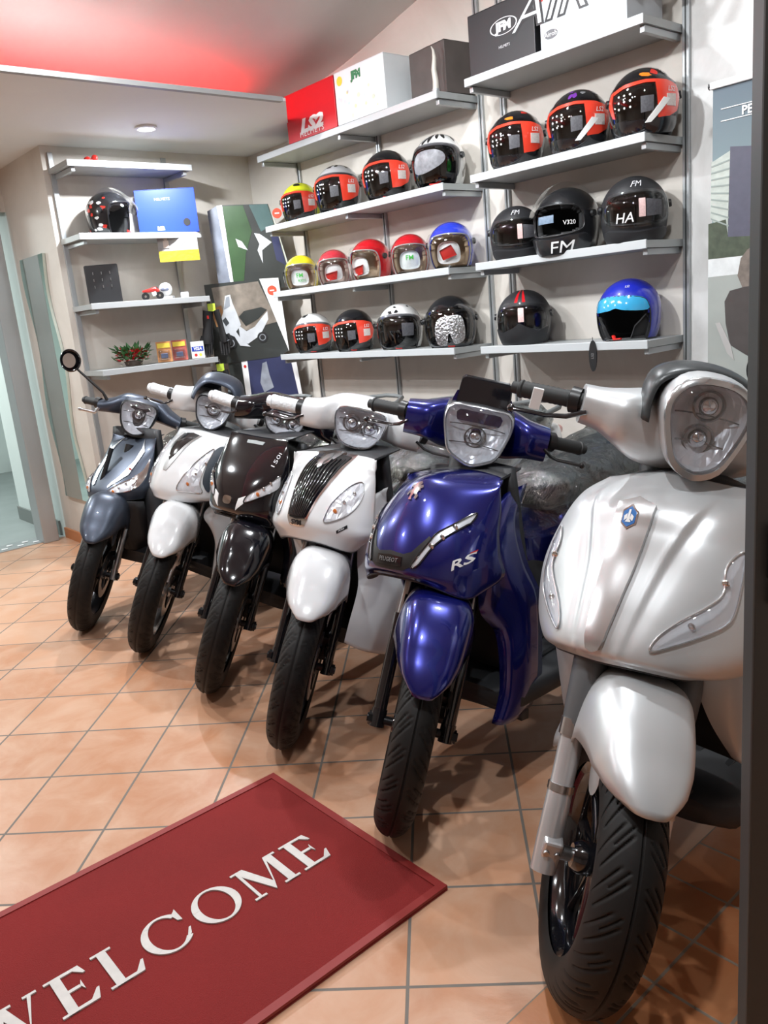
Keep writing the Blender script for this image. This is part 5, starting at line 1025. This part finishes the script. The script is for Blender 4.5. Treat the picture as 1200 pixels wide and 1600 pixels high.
    else: zb, yb, xs, iw = .32, .23, -.26, .2
    # inner panel behind the wheel and knee side
    g = [[(xs-.03-.05*(z-zb)/(.95-zb)-.02*math.cos(y/.22*math.pi/2), y*np.interp(z, (zb, .55, .95), (.86, 1.0, .74)), z) for y in np.linspace(-iw, iw, 15)] for z in np.linspace(zb-.03, .95, 14)]
    MB().grid(g).build('inner_leg_shield', c.get('innerm', M_INNER), root, solid=.03, off=1)
    MB().loops([[(x, w_*math.copysign(abs(math.cos(t))**.5, math.cos(t)), z_+h_*math.copysign(abs(math.sin(t))**.5, math.sin(t))) for t in np.linspace(0, 2*math.pi, 28, endpoint=False)] for x, w_, z_, h_ in ((xs+.04, .15, .30, .03), (xs, .20, .30, .05), (-.5, .21, .29, .045), (-.80, .20, .29, .05), (-.86, .16, .30, .04))]).build('footboard', c.get('floorm', M_INNER), root)
    for k in range(4): MB().box((-.55, -.12+.08*k, .337), (.30, .018, .006)).build('foot_rib', M_BLACK, root, smooth=False, bevel=.002)
    # ---- rear body, seat, rear wheel
    rb = c.get('rear', body)
    S_ = lambda L_, ex=.75: [[(x, w_*math.copysign(abs(math.cos(t))**ex, math.cos(t)), z_+h_*math.copysign(abs(math.sin(t))**ex, math.sin(t))) for t in np.linspace(0, 2*math.pi, 32, endpoint=False)] for x, w_, z_, h_ in L_]
    MB().loops(S_([(-.70, .10, .52, .20), (-.74, .135, .53, .24), (-.95, .165, .55, .24), (-1.20, .18, .60, .20), (-1.45, .165, .67, .14), (-1.65, .12, .76, .08), (-1.74, .06, .79, .04)])).build('rear_bodywork', rb, root)
    MB().loops(S_([(-.69, .09, .45, .10), (-.72, .13, .45, .16), (-.80, .15, .45, .18), (-.98, .15, .45, .18)])).build('under_seat_panel', M_INNER, root)
    MB().loops(S_([(-.66, .05, .80, .03), (-.70, .10, .80, .055), (-.90, .145, .81, .06), (-1.12, .16, .825, .06), (-1.18, .165, .845, .065), (-1.45, .14, .86, .055), (-1.58, .08, .87, .03)], .8)).build('seat', M_SEAT, root)
    if c.get('wrap', True):
        rd = random.Random(hash(key) % 97 if False else len(key)+ord(key[1])); S2 = S_([(-.56, .03, .74, .02), (-.60, .10, .76, .075), (-.68, .155, .77, .115), (-.85, .185, .785, .125), (-1.05, .195, .81, .12), (-1.25, .19, .84, .115), (-1.45, .165, .86, .10), (-1.60, .10, .87, .06), (-1.64, .02, .87, .02)], .9)
        S3 = catmull(S2[0:1]*1+S2, 60) if False else None
        LL = np.array(S2); fine = []
        for k in range(54):
            t = k/53*(len(LL)-1); i = min(int(t), len(LL)-2); f_ = t-i; fine.append(LL[i]*(1-f_)+LL[i+1]*f_)
        ph = [rd.uniform(0, 6) for _ in range(8)]
        for i, l in enumerate(fine):
            for j, p in enumerate(l):
                cx_ = np.array([p[0], 0, .80]); d = p-cx_; k_ = 1+.035*math.sin(i*.9+ph[0]+j*.7)+.030*math.sin(i*.43-j*1.1+ph[1])+.02*math.sin(j*2.3+i*.2+ph[2]); fine[i][j] = cx_+d*k_
        MB().loops(fine).build('seat_wrap', M_WRINK, root, sharp=180)
    wheel(root, None, R, .115, 0, 6, M_GBLACK, name='rear_wheel', cx=-1.42, disc=False)
    MB().grid([[(-1.42+(R+.03)*math.cos(t), y, R+(R+.03)*math.sin(t)-.02*abs(y)/.07) for y in np.linspace(-.075, .075, 7)] for t in np.linspace(.6, 3.0, 20)]).build('rear_mudguard', M_BLACK, root, solid=.004)
    MB().tube([(-1.0, .12, .36), (-1.2, .14, .35), (-1.5, .14, R)], [.07, .075, .06], 18).build('engine_case', M_DKMETAL, root)
    MB().tube([(-.95, -.10, .24), (-1.15, -.14, .24), (-1.3, -.17, .30), (-1.65, -.18, .40)], [.02, .03, .055, .055], 18).build('exhaust', M_DKMETAL, root)
    MB().loops(S_([(-1.70, .07, .79, .035), (-1.78, .05, .79, .025)])).build('tail_light', mat('red tail lens', (.55, .01, .01), .15, coat=1), root)
    for sg in (-1, 1):
        MB().tube([(-1.40, sg*.12, .90), (-1.60, sg*.13, .925), (-1.74, sg*.06, .93), (-1.76, 0, .93)], .012, 10).build('grab_rail', c.get('rail', mat('grey rail', (.16, .17, .17), .45)), root)
    if c.get('stand', 'side') == 'side':
        MB().tube([(-.62, .14, .25), (-.66, .25, .06-math.tan(ll)*.25), (-.66, .27, .02-math.tan(ll)*.27)], [.012, .011, .014], 10).build('side_stand', M_DKMETAL, root)
    for sg in (-1, 1):
        MB().tube([(-.88, sg*.09, .26), (-1.02, sg*.13, .09), (-1.10, sg*.15, .075)], .012, 10).build('centre_stand', M_DKMETAL, root)
    # ---- handlebar
    ye = c['ye']; cz = c['cz']; cx = c.get('cx', -.44)
    sts = c['cowl']   # (y, x, z, rx, rz)
    Ls = []
    full = [(-a, *r_) for a, *r_ in sts[::-1]]+[(a, *r_) for a, *r_ in sts if a > 0]
    arr = catmull(full, 41)
    for y, x, z, rx, rz in arr:
        Ls.append([(x+rx*math.copysign(abs(math.cos(t))**.75, math.cos(t)), y, z+rz*math.copysign(abs(math.sin(t))**.75, math.sin(t))) for t in np.linspace(0, 2*math.pi, 30, endpoint=False)])
    cw = MB().loops(Ls).build('handlebar_cover', c.get('cowlm', body), root, st, sharp=50)
    MB().tube([(-.43, 0, .88), (-.50, 0, 1.0)], [.060, .06], 18).build('steering_collar', M_INNER, root, st)
    ye2 = sts[-1][0]; gx, gy, gz = c['grip']; a0 = np.array([sts[-1][1], ye2, sts[-1][2]+c.get('gdz', .012)])
    for sg in (-1, 1):
        if sg == 1 and c.get('no_left_grip'): pass
        p0 = a0*np.array([1, sg, 1])-np.array([0, sg*.02, 0]); p1 = np.array([gx, sg*gy, gz]); d = p1-p0
        MB().lathe([(0, .028), (.022, .030), (.026, .022)], p0+d*.12, d, 20).build('switch_collar', M_BLACK, cw, st)
        pr_ = [(0, .018), (.004, .021), (.008, .0185)]+[(k/26*.85*np.linalg.norm(d), .0185+.0012*(k % 2)) for k in range(2, 27)]+[(.87*np.linalg.norm(d), .0215), (.90*np.linalg.norm(d), .0205), (.92*np.linalg.norm(d), .014), (1.0*np.linalg.norm(d), .014), (1.0*np.linalg.norm(d), .001)]
        wr = c.get('gripm', M_RUB)
        if wr is M_WRAP: pr_ = [(a_, b_+.006) for a_, b_ in pr_[:-1]]+[pr_[-1]]
        MB().lathe(pr_, p0, d, 22).build('hand_grip', wr, root, st)
        l0 = p0+np.array([.045, sg*.01, -.012]); l1 = np.array([gx+.075, sg*(gy-.085), gz-.03]); l2 = np.array([gx+.060, sg*(gy-.005), gz-.035])
        lv = MB().tube([l0, (l0+l1)/2+np.array([.012, 0, -.003]), l1, l2], [.009, .0085, .007, .0075], 10, flat=.6).sphere(l2, .0095, 10, 8).build('brake_lever', c.get('lever', M_GBLACK), root, st)
    # headlamp
    P = np.array(D['hl']); hx = c.get('hlx', D['hlx']); ce = np.array([0, P[:, 1].mean()]); tilt = c.get('hltilt', .25)
    def H3(k, x): 
        q = ce+(P-ce)*k; return [np.array([x-tilt*(v[1]-ce[1])-c.get('hlbow', 1.6)*v[0]**2, v[0], v[1]]) for v in q]
    bz = c.get('bz', 1.10)
    hs = MB().loops([H3(bz*.86, hx-.13), H3(bz*1.0, hx-.085), H3(bz*1.02, hx-.04), H3(bz*1.0, hx-.012), H3(bz*.985, hx-.004)], cap=False).build('lamp_housing', c.get('housem', c.get('cowlm', body)), root, st, sharp=60)
    MB().loops([H3(bz*.99, hx-.006), H3(bz*.975, hx+.002), H3(1.03, hx+.004), H3(1.0, hx-.002), H3(.99, hx-.012)], cap=False).build('lamp_bezel', c.get('bezm', M_BLACK), hs, st, sharp=60)
    rf = MB().loops([H3(.995, hx-.010), H3(.93, hx-.018), H3(.80, hx-.035), H3(.58, hx-.055), H3(.32, hx-.066), H3(.14, hx-.070), H3(.01, hx-.071)], cap=False).build('headlamp_reflector', M_REFL, hs, st, sharp=60)
    for dz in c.get('bulbs', (0,)):
        b = np.array([hx-.028, dz[0] if isinstance(dz, tuple) else 0, ce[1]+(dz[1] if isinstance(dz, tuple) else dz)])
        MB().lathe([(-.03, .024), (-.008, .019), (.0, .013), (.004, .001)], b, (1, 0, 0), 24).build('bulb_shield', M_CHROME, rf, st)
        MB().lathe([(-.020, .031), (-.008, .033), (-.006, .029), (-.016, .027)], b, (1, 0, 0), 28).build('bulb_ring', mat('smoked ring', (.20, .19, .19), .2, .8), rf, st)
    zt_, zb_ = P[:, 1].max(), P[:, 1].min()
    for q in (.30, .62):
        zz_ = zb_+(zt_-zb_)*q; ww = max(abs(v[0]) for v in P if abs(v[1]-zz_) < .03)*.86
        MB().tube([np.array([hx-.016-tilt*(zz_-ce[1])-1.6*y*y-.03*(1-(y/ww)**2), y, zz_]) for y in np.linspace(-ww, ww, 11)], .0016, 6).build('reflector_step', mat('smoked ring', (.20, .19, .19), .2, .8), rf, st)
    MB().loops([H3(1.0, hx), H3(.95, hx+.006), H3(.80, hx+.012), H3(.55, hx+.017), H3(.28, hx+.020), H3(.04, hx+.021)], cap=True).build('headlamp_lens', M_LENS, hs, st, sharp=80)
    return root, fair, cw, hs, st, proj, decal, lamp, G, c

def build_visor(hs, st, D, hx, m, name, z0, k0, top, c):
    pass
sym = lambda P: P+[(-y, z) for y, z in P[::-1]]

B_MBLUE = mat('matt blue grey paint', (.052, .064, .090), .38, .55, coat=.15)
B_WHITE = mat('pearl white paint', (.70, .71, .72), .22, coat=1, var=.02)
B_BLACK = mat('gloss black paint', (.004, .004, .007), .12, coat=.7)
B_BLUE = mat('deep metallic blue paint', (.006, .010, .155), .24, .55, coat=1, var=.02)
B_SILV = mat('matt silver paint', (.63, .65, .66), .38, .50, coat=.1, var=.015)

# 1 -- matt blue-grey, farthest left
r, fair, cw, hs, st, proj, decal, lamp, G, c = scooter('s1', 'matt blue-grey scooter with one round black mirror, leftmost of the row', dict(zm=(.7,.691,1), body=B_MBLUE, mg=(50, 150), spokes=5, rim=M_DKMETAL, forkm=M_STEEL, ye=.205, cz=1.02, innerm=M_INNER, legm=M_INNER,
    cowl=[(0, -.51, 1.03, .055, .055), (.09, -.50, 1.03, .058, .055), (.15, -.475, 1.015, .055, .038), (.213, -.46, 1.0, .040, .028)], grip=(-.50, .305, .998), lever=M_STEEL, hltilt=.45, bulbs=(0,), floorm=M_INNER, rear=B_MBLUE, discm=M_DKMETAL))
dc = DATA['s1']['dc']
decal('chrome_strip', [(-.056, .7078), (-.120, .7608), (-.128, .8575), (-.0729, .9098), (-.100, .8706), (-.105, .8196), (-.080, .7559), (-.050, .7156)], M_STEEL, .003, sides=(1, -1), smooth=False)
lamp('front_indicator', dc['lamp'], M_CHROME)
decal('chrome_hook', [(.145, .745), (.168, .778), (.172, .83), (.182, .78), (.188, .72), (.172, .70), (.160, .725)], M_CHROME, .002, sides=(-1, 1))
MB().box(proj(.112, .783, .003), (.004, .016, .012)).build('red_badge', M_RED, fair, smooth=False)
MB().grid([[(x0-.02*k, y*(1-.1*k), z0-.05*k) for y in np.linspace(-.20, .20, 13) for x0, z0 in [(-.10-.12*(abs(y)/.2)**2, .655-.03*(abs(y)/.2))]] for k in (0, 1, 2, 4, 6)]).build('lower_fairing', M_INNER, r, solid=.005)
p0, p1, p2 = (-.45, -.165, 1.03), (-.45, -.20, 1.075), (-.45, -.345, 1.165)
MB().tube([p0, p1, p2], [.010, .007, .006], 10).build('mirror_stalk', M_BLACK, r, st)
MB().lathe([(-.014, .001), (-.014, .040), (-.004, .056), (.004, .058), (.008, .054)], (-.45, -.378, 1.198), (1, -.25, .1), 36).build('rear_view_mirror', M_GBLACK, r, st)
MB().lathe([(-.0155, .0005), (-.0155, .036)], (-.452, -.378, 1.198), (-1, .25, -.1), 36).build('mirror_glass', M_CHROME, r, st)

# 2 -- white with dark visor
r, fair, cw, hs, st, proj, decal, lamp, G, c = scooter('s2', 'white scooter with a dark blue cap over its headlamp and white-wrapped grips', dict(zm=(.8,.796,1), body=B_WHITE, mg=(54, 150), spokes=5, rim=M_STEEL, ye=.205, cz=1.04, 
    cowl=[(0, -.51, 1.05, .055, .060), (.09, -.50, 1.05, .06, .062), (.15, -.475, 1.042, .055, .058), (.205, -.47, 1.036, .045, .056)], grip=(-.53, .335, 1.025), gripm=M_WRAP, hltilt=.45, bz=1.08, bezm=M_INNER, rear=B_WHITE, innerm=M_INNER, bulbs=(0,)))
dc = DATA['s2']['dc']
decal('dark_grille_glass', sym([(0.0, .962), (.045, .957), (.028, .905), (.006, .866)]), M_GBLACK, .002, smooth=False)
decal('chrome_chevron', [(-.062, .955), (-.050, .955), (-.022, .885), (0, .862), (.022, .885), (.050, .955), (.062, .955), (.034, .87), (.012, .824), (-.012, .824), (-.034, .87)], M_STEEL, .003, smooth=False)
lamp('front_indicator', [(.099, .7493), (.1048, .7958), (.124, .8474), (.156, .905), (.166, .885), (.168, .83), (.172, .775), (.184, .735), (.150, .740)], M_CHROME)
decal('dark_side_panel', [(.1661, .9074), (.188, .912), (.200, .83), (.200, .74), (.1832, .7676), (.1762, .7947), (.170, .85)], mat('matt navy plastic', (.03, .04, .055), .5), .004, sides=(-1, 1))
Pt = [(-.118, 1.09), (-.112, 1.14), (-.075, 1.192), (0, 1.205), (.075, 1.192), (.112, 1.15), (.118, 1.10)]
MB().grid([[(x-.35*(z-1.1), y*k, 1.1+(z-1.1)*k) for y, z in catmull(Pt, 24)] for x, k in ((-.36, .78), (-.375, .90), (-.41, .98), (-.46, 1.0), (-.51, .9), (-.55, .6), (-.56, .2))]).build('headlamp_cap', B_MBLUE, r, st, solid=.004)

# 3 -- gloss black 150i
r, fair, cw, hs, st, proj, decal, lamp, G, c = scooter('s3', 'glossy black scooter with white-wrapped grips, between two white scooters', dict(zm=(.8,.793,1), body=B_BLACK, mg=(54, 150), spokes=6, rim=M_GBLACK, ye=.21, cz=1.0, mge=.7,
    cowl=[(0, -.49, 1.05, .065, .052), (.09, -.49, 1.04, .065, .056), (.15, -.465, 1.025, .06, .050), (.205, -.46, 1.008, .048, .046)], grip=(-.525, .335, 1.005), gripm=M_WRAP, hltilt=.35, bz=1.08, bezm=M_GBLACK, stand='side', bulbs=((-.035, 0), (.035, 0))))
dc = DATA['s3']['dc']
lamp('front_indicator', dc['lamp'], M_GBLACK); decal('white_reflector', dc['white'], M_WHITE, .002, sides=(-1, 1), smooth=False)
decal('top_band', sym([(0, .973), (.05, .972), (.046, .962), (0, .962)]), mat('grey band', (.30, .33, .33), .35), .002, smooth=False)
decal('front_badge', [(-.020, .784), (.020, .784), (.018, .760), (-.018, .760)], M_CHROME, .002)
tf = lambda x, y, h: proj(.1490+x*.15-y*1.0*.9, .915+x*1.0+y*.12, h)
mb = MB(); put_text(mb, '150i', lambda x, y, h: proj(.150+x*.10+(-y)*.0, .918+x, h) if False else proj(.1500+.14*x-.75*y, .918+x*.95+.0*y, h), .033, h=.0012, shear=.2); mb.build('lettering', M_SILV, fair, smooth=False)

# 4 -- white with black ribbed grille
r, fair, cw, hs, st, proj, decal, lamp, G, c = scooter('s4', 'white scooter with a black ribbed chrome-edged grille on its front', dict(zm=(.9,.887,1), body=B_WHITE, mg=(55, 150), spokes=6, rim=M_DKMETAL, ye=.21, cz=1.03, mge=.7,
    cowl=[(0, -.49, 1.055, .06, .065), (.09, -.485, 1.045, .06, .066), (.15, -.46, 1.03, .058, .056), (.215, -.465, 1.02, .048, .050)], grip=(-.515, .355, 1.015), gripm=M_WRAP, hltilt=.5, bz=1.07, bezm=M_CHROME, innerm=M_INNER, hi=False, bulbs=((-.03, 0), (.035, -.01))))
gp = sym([(0, .948), (.040, .962), (.080, .958), (.072, .915), (.050, .86), (.034, .79), (.0, .787)])
decal('chrome_grille_frame', sym([(0, .962), (.045, .972), (.095, .966), (.084, .912), (.062, .85), (.046, .785), (.035, .765), (0, .762)]), M_CHROME, .0015, smooth=False)
decal('grille_panel', gp, M_BLACK, .004, smooth=False)
for k in range(-5, 6):
    zt = .945-.0*abs(k); P0 = [(k*.0135*q, z) for z, q in ((.952-.012*(abs(k) < 2), 1.0), (.90, .92), (.85, .70), (.795, .50))]
    MB().tube([proj(y, z, .006) for y, z in catmull(P0, 14)], .0034, 8).build('grille_rib', M_GBLACK, fair)
decal('chrome_top_plate', sym([(0, .966), (.045, .975), (.030, .950), (0, .930)]), M_CHROME, .007, smooth=False)
decal('lion_badge', [(-.012, .958), (.004, .962), (.016, .955), (.010, .945), (.014, .935), (.004, .930), (-.004, .938), (-.014, .934), (-.008, .946)], M_STEEL, .011, smooth=False)
mb = MB(); put_text(mb, 'SYM', lambda x, y, h: proj(x, .775+y, h), .022, h=.0035, bold=.0006, sx=1.1); mb.build('lettering', M_BLACK, fair, smooth=False)
dc = DATA['s4']['dc']; lamp('front_indicator', dc['lamp'], M_STEEL)
decal('name_badge', [(.1498, .758), (.1748, .7735), (.1781, .7646), (.1509, .749)], M_DKMETAL, .0015, smooth=False)
mb = MB(); put_text(mb, 'Allo', lambda x, y, h: proj(.163+x*.9, .7615+x*.5+y, h), .010, h=.0022); mb.build('lettering', M_WHITE, fair, smooth=False)
MB().sphere((-.26, .285, .80), (.03, .022, .03), 16, 10).build('side_reflector', M_AMBER, r)

# 5 -- metallic blue RS
r, fair, cw, hs, st, proj, decal, lamp, G, c = scooter('s5', 'deep metallic blue scooter with a silver lion badge and black windscreen', dict(zm=(.8,.778,1), body=B_BLUE, mg=(47, 150), spokes=6, rim=M_GBLACK, ye=.21, cz=1.05, hi=True, tw=.108, mge=.65,  stand='centre',
    cowl=[(0, -.50, 1.04, .060, .075), (.09, -.49, 1.04, .062, .074), (.15, -.46, 1.045, .058, .056), (.212, -.465, 1.040, .048, .050)], grip=(-.53, .335, 1.035), hltilt=.35, bz=1.09, bezm=mat('silver bezel', (.55, .56, .58), .25, .8), housem=M_INNER, bulbs=((0, -.02),), fr=.019, fy=.098))
dc = DATA['s5']['dc']
decal('black_air_inlet', sym([(0, .812), (.045, .806), (.066, .812), (.098, .848), (.106, .840), (.088, .800), (.072, .776), (.050, .766), (0, .766)]), M_BLACK, .0012, smooth=False)
decal('inlet_grille', sym([(0, .802), (.044, .798), (.046, .776), (0, .776)]), M_GBLACK, .003, smooth=False)
mb = MB(); put_text(mb, 'PEUGEOT', lambda x, y, h: proj(x, .789+y, h), .014, h=.0045, sx=1.1); mb.build('lettering', mat('grey print', (.2, .2, .2), .5), fair, smooth=False)
lamp('running_lamp', dc['lamp'], M_GBLACK, mat('bright lamp inner', (.90, .92, .95), .25, .25), amber=False)
LION = [(-.006, .030), (.006, .034), (.014, .028), (.010, .020), (.020, .022), (.026, .014), (.018, .010), (.022, .002), (.014, .002), (.016, -.008), (.024, -.016), (.020, -.028), (.012, -.024), (.012, -.014), (.004, -.008), (.000, -.018), (.004, -.030), (-.008, -.030), (-.008, -.012), (-.014, -.006), (-.020, -.018), (-.026, -.014), (-.020, .000), (-.010, .006), (-.014, .014), (-.022, .010), (-.026, .018), (-.014, .022)]
mb = MB()
def pl(y, z, h): return proj(y, z, h)
patch(mb, [(a*.85-.002, .947+b*.62) for a, b in LION], pl, .004, .0035); mb.build('lion_badge', M_CHROME, fair, smooth=False)
lb = MB(); put_text(lb, 'RS', lambda x, y, h: proj(.178+x*.62, .780+x*.30+y*.85, h), .040, h=.0012, bold=.0008, sx=1.3); lb.build('lettering', M_WHITE, fair, smooth=False)
MB().add([proj(.186, .797, .002), proj(.194, .800, .002), proj(.194, .803, .002), proj(.186, .800, .002)], [(0, 1, 2, 3)]).build('red_accent', M_RED, fair, smooth=False)
ws = [(-.078, 1.118), (-.074, 1.190), (-.066, 1.198), (.066, 1.198), (.074, 1.190), (.082, 1.118)]
mb = MB(); n_ = len(ws); f3 = lambda y, z, d: np.array([-.405-.25*(z-1.12)-1.2*y*y-d, y, z]); mb.v = [tuple(f3(y, z, 0)) for y, z in ws]+[tuple(f3(y, z, .030)) for y, z in ws]
mb.f = [tuple(range(n_)), tuple(range(n_, 2*n_))]+[(i, (i+1) % n_, n_+(i+1) % n_, n_+i) for i in range(n_)]
mb.build('windscreen', B_BLACK, r, st, smooth=False, bevel=.004)
MB().loops([[(x, y*k, 1.10+(z)*k) for y, z in ((-.09, -.03), (-.088, .03), (-.08, .055), (.08, .055), (.088, .03), (.09, -.03))] for x, k in ((-.425, 1.0), (-.47, .9), (-.52, .6))]).build('windscreen_base', B_BLUE, r, st)

# 6 -- matt silver, nearest
def disp6(p, v, u):
    d = 0.0
    for yc, wd_, a in ((.030+.10*(1-v)**1.6+.012, .010, .006),):
        d += a*math.exp(-((abs(p[1])-yc)/wd_)**2)*min(1, v*6)*min(1, (1-v)*6)
    yc = .030+.16*(1-v)**1.2; d -= .006*math.exp(-((abs(p[1])-yc*.75-.012)/.018)**2)*min(1, v*6)*min(1, (1-v)*5)
    return np.array([d, 0, 0])
r, fair, cw, hs, st, proj, decal, lamp, G, c = scooter('s6', 'large matt silver scooter with a hexagonal blue badge, nearest on the right', dict(zm=(1.0118,.9756,1.094), body=B_SILV, mg=(57, 165), spokes=12, twin=False, rim=M_GBLACK, hi=2, tw=.125, fork='big', fy=.105, has_disc=False, ye=.25, cz=1.12, mge=.7,  mgw=(.058, .092, .112), mgd=(.03, .08, .17), stand='centre', disp=disp6, mgb=B_SILV, mgap=.030,
    cowl=[(0, -.46, 1.09, .075, .085), (.09, -.455, 1.09, .075, .080), (.15, -.44, 1.10, .065, .060), (.19, -.45, 1.105, .052, .046), (.232, -.46, 1.106, .044, .042)], grip=(-.52, .385, 1.095), gdz=.004, hltilt=.18, bz=1.20, hlbow=1.0, bezm=mat('satin silver bezel', (.60, .62, .63), .22, .85), bulbs=((0, .035), (0, -.035)), rear=B_SILV))
dc = DATA['s6']['dc']
for q, (sc_, hgt, m_) in enumerate(((1.0, .006, B_SILV),)):
    decal('centre_blade', sym([(0, 1.020), (.040, 1.010), (.039, .985), (.034, .92), (.028, .86), (.020, .80), (.013, .783), (0, .779)]), mat('satin silver trim', (.62, .63, .64), .24, .85), hgt+.005, smooth=False)
HX = [(0, 1), (.82, .52), (.82, -.52), (0, -1), (-.82, -.52), (-.82, .52)]
decal('hexagon_badge', [(a*.020-.004, .989+b*.020) for a, b in HX], M_CHROME, .013, smooth=False)
decal('badge_blue_field', [(a*.0165-.004, .989+b*.0165) for a, b in HX], mat('badge blue', (.02, .14, .42), .3), .014, smooth=False)
mb = MB()
for P in ([(-.002, .012), (.002, .012), (.003, -.004), (-.003, -.004)], [(-.010, .002), (-.004, .006), (-.003, -.002), (-.009, -.006)], [(.010, .002), (.004, .006), (.003, -.002), (.009, -.006)], [(-.006, -.008), (.006, -.008), (.004, -.004), (-.004, -.004)]):
    patch(mb, [(a-.004, .989+b) for a, b in P], proj, .004, .0150, skirt=False)
mb.build('badge_mark', M_WHITE, fair, smooth=False)
lamp('front_indicator', dc['lamp'], mat('satin silver trim', (.62, .63, .64), .24, .85), mat('bright lamp inner', (.90, .92, .95), .25, .25), amber=False)
Pt = [(-.118, 1.12), (-.122, 1.17), (-.110, 1.213), (-.065, 1.240), (0, 1.250), (.065, 1.240), (.110, 1.213), (.122, 1.17), (.118, 1.12)]
MB().grid([[(x-.2*(z-1.12), y*k, 1.12+(z-1.12)*k2) for y, z in catmull(Pt, 30)] for x, k, k2 in ((-.345, .90, .90), (-.36, .97, .98), (-.41, 1.0, 1.02), (-.47, .92, .96), (-.52, .6, .7), (-.54, .2, .3))]).build('headlamp_hood', mat('satin black hood', (.035, .04, .042), .35), r, st, solid=.004)
MB().box((-.455+.05, -.335, 1.105), (.012, .022, .045)).build('paper_tag', M_WHITE, r, st, smooth=False)
mb = MB()
for k in range(14): mb.box((-.235, 0, .36+k*.018), (.012, .24, .006))
mb.build('radiator_grille', M_BLACK, r, smooth=False)
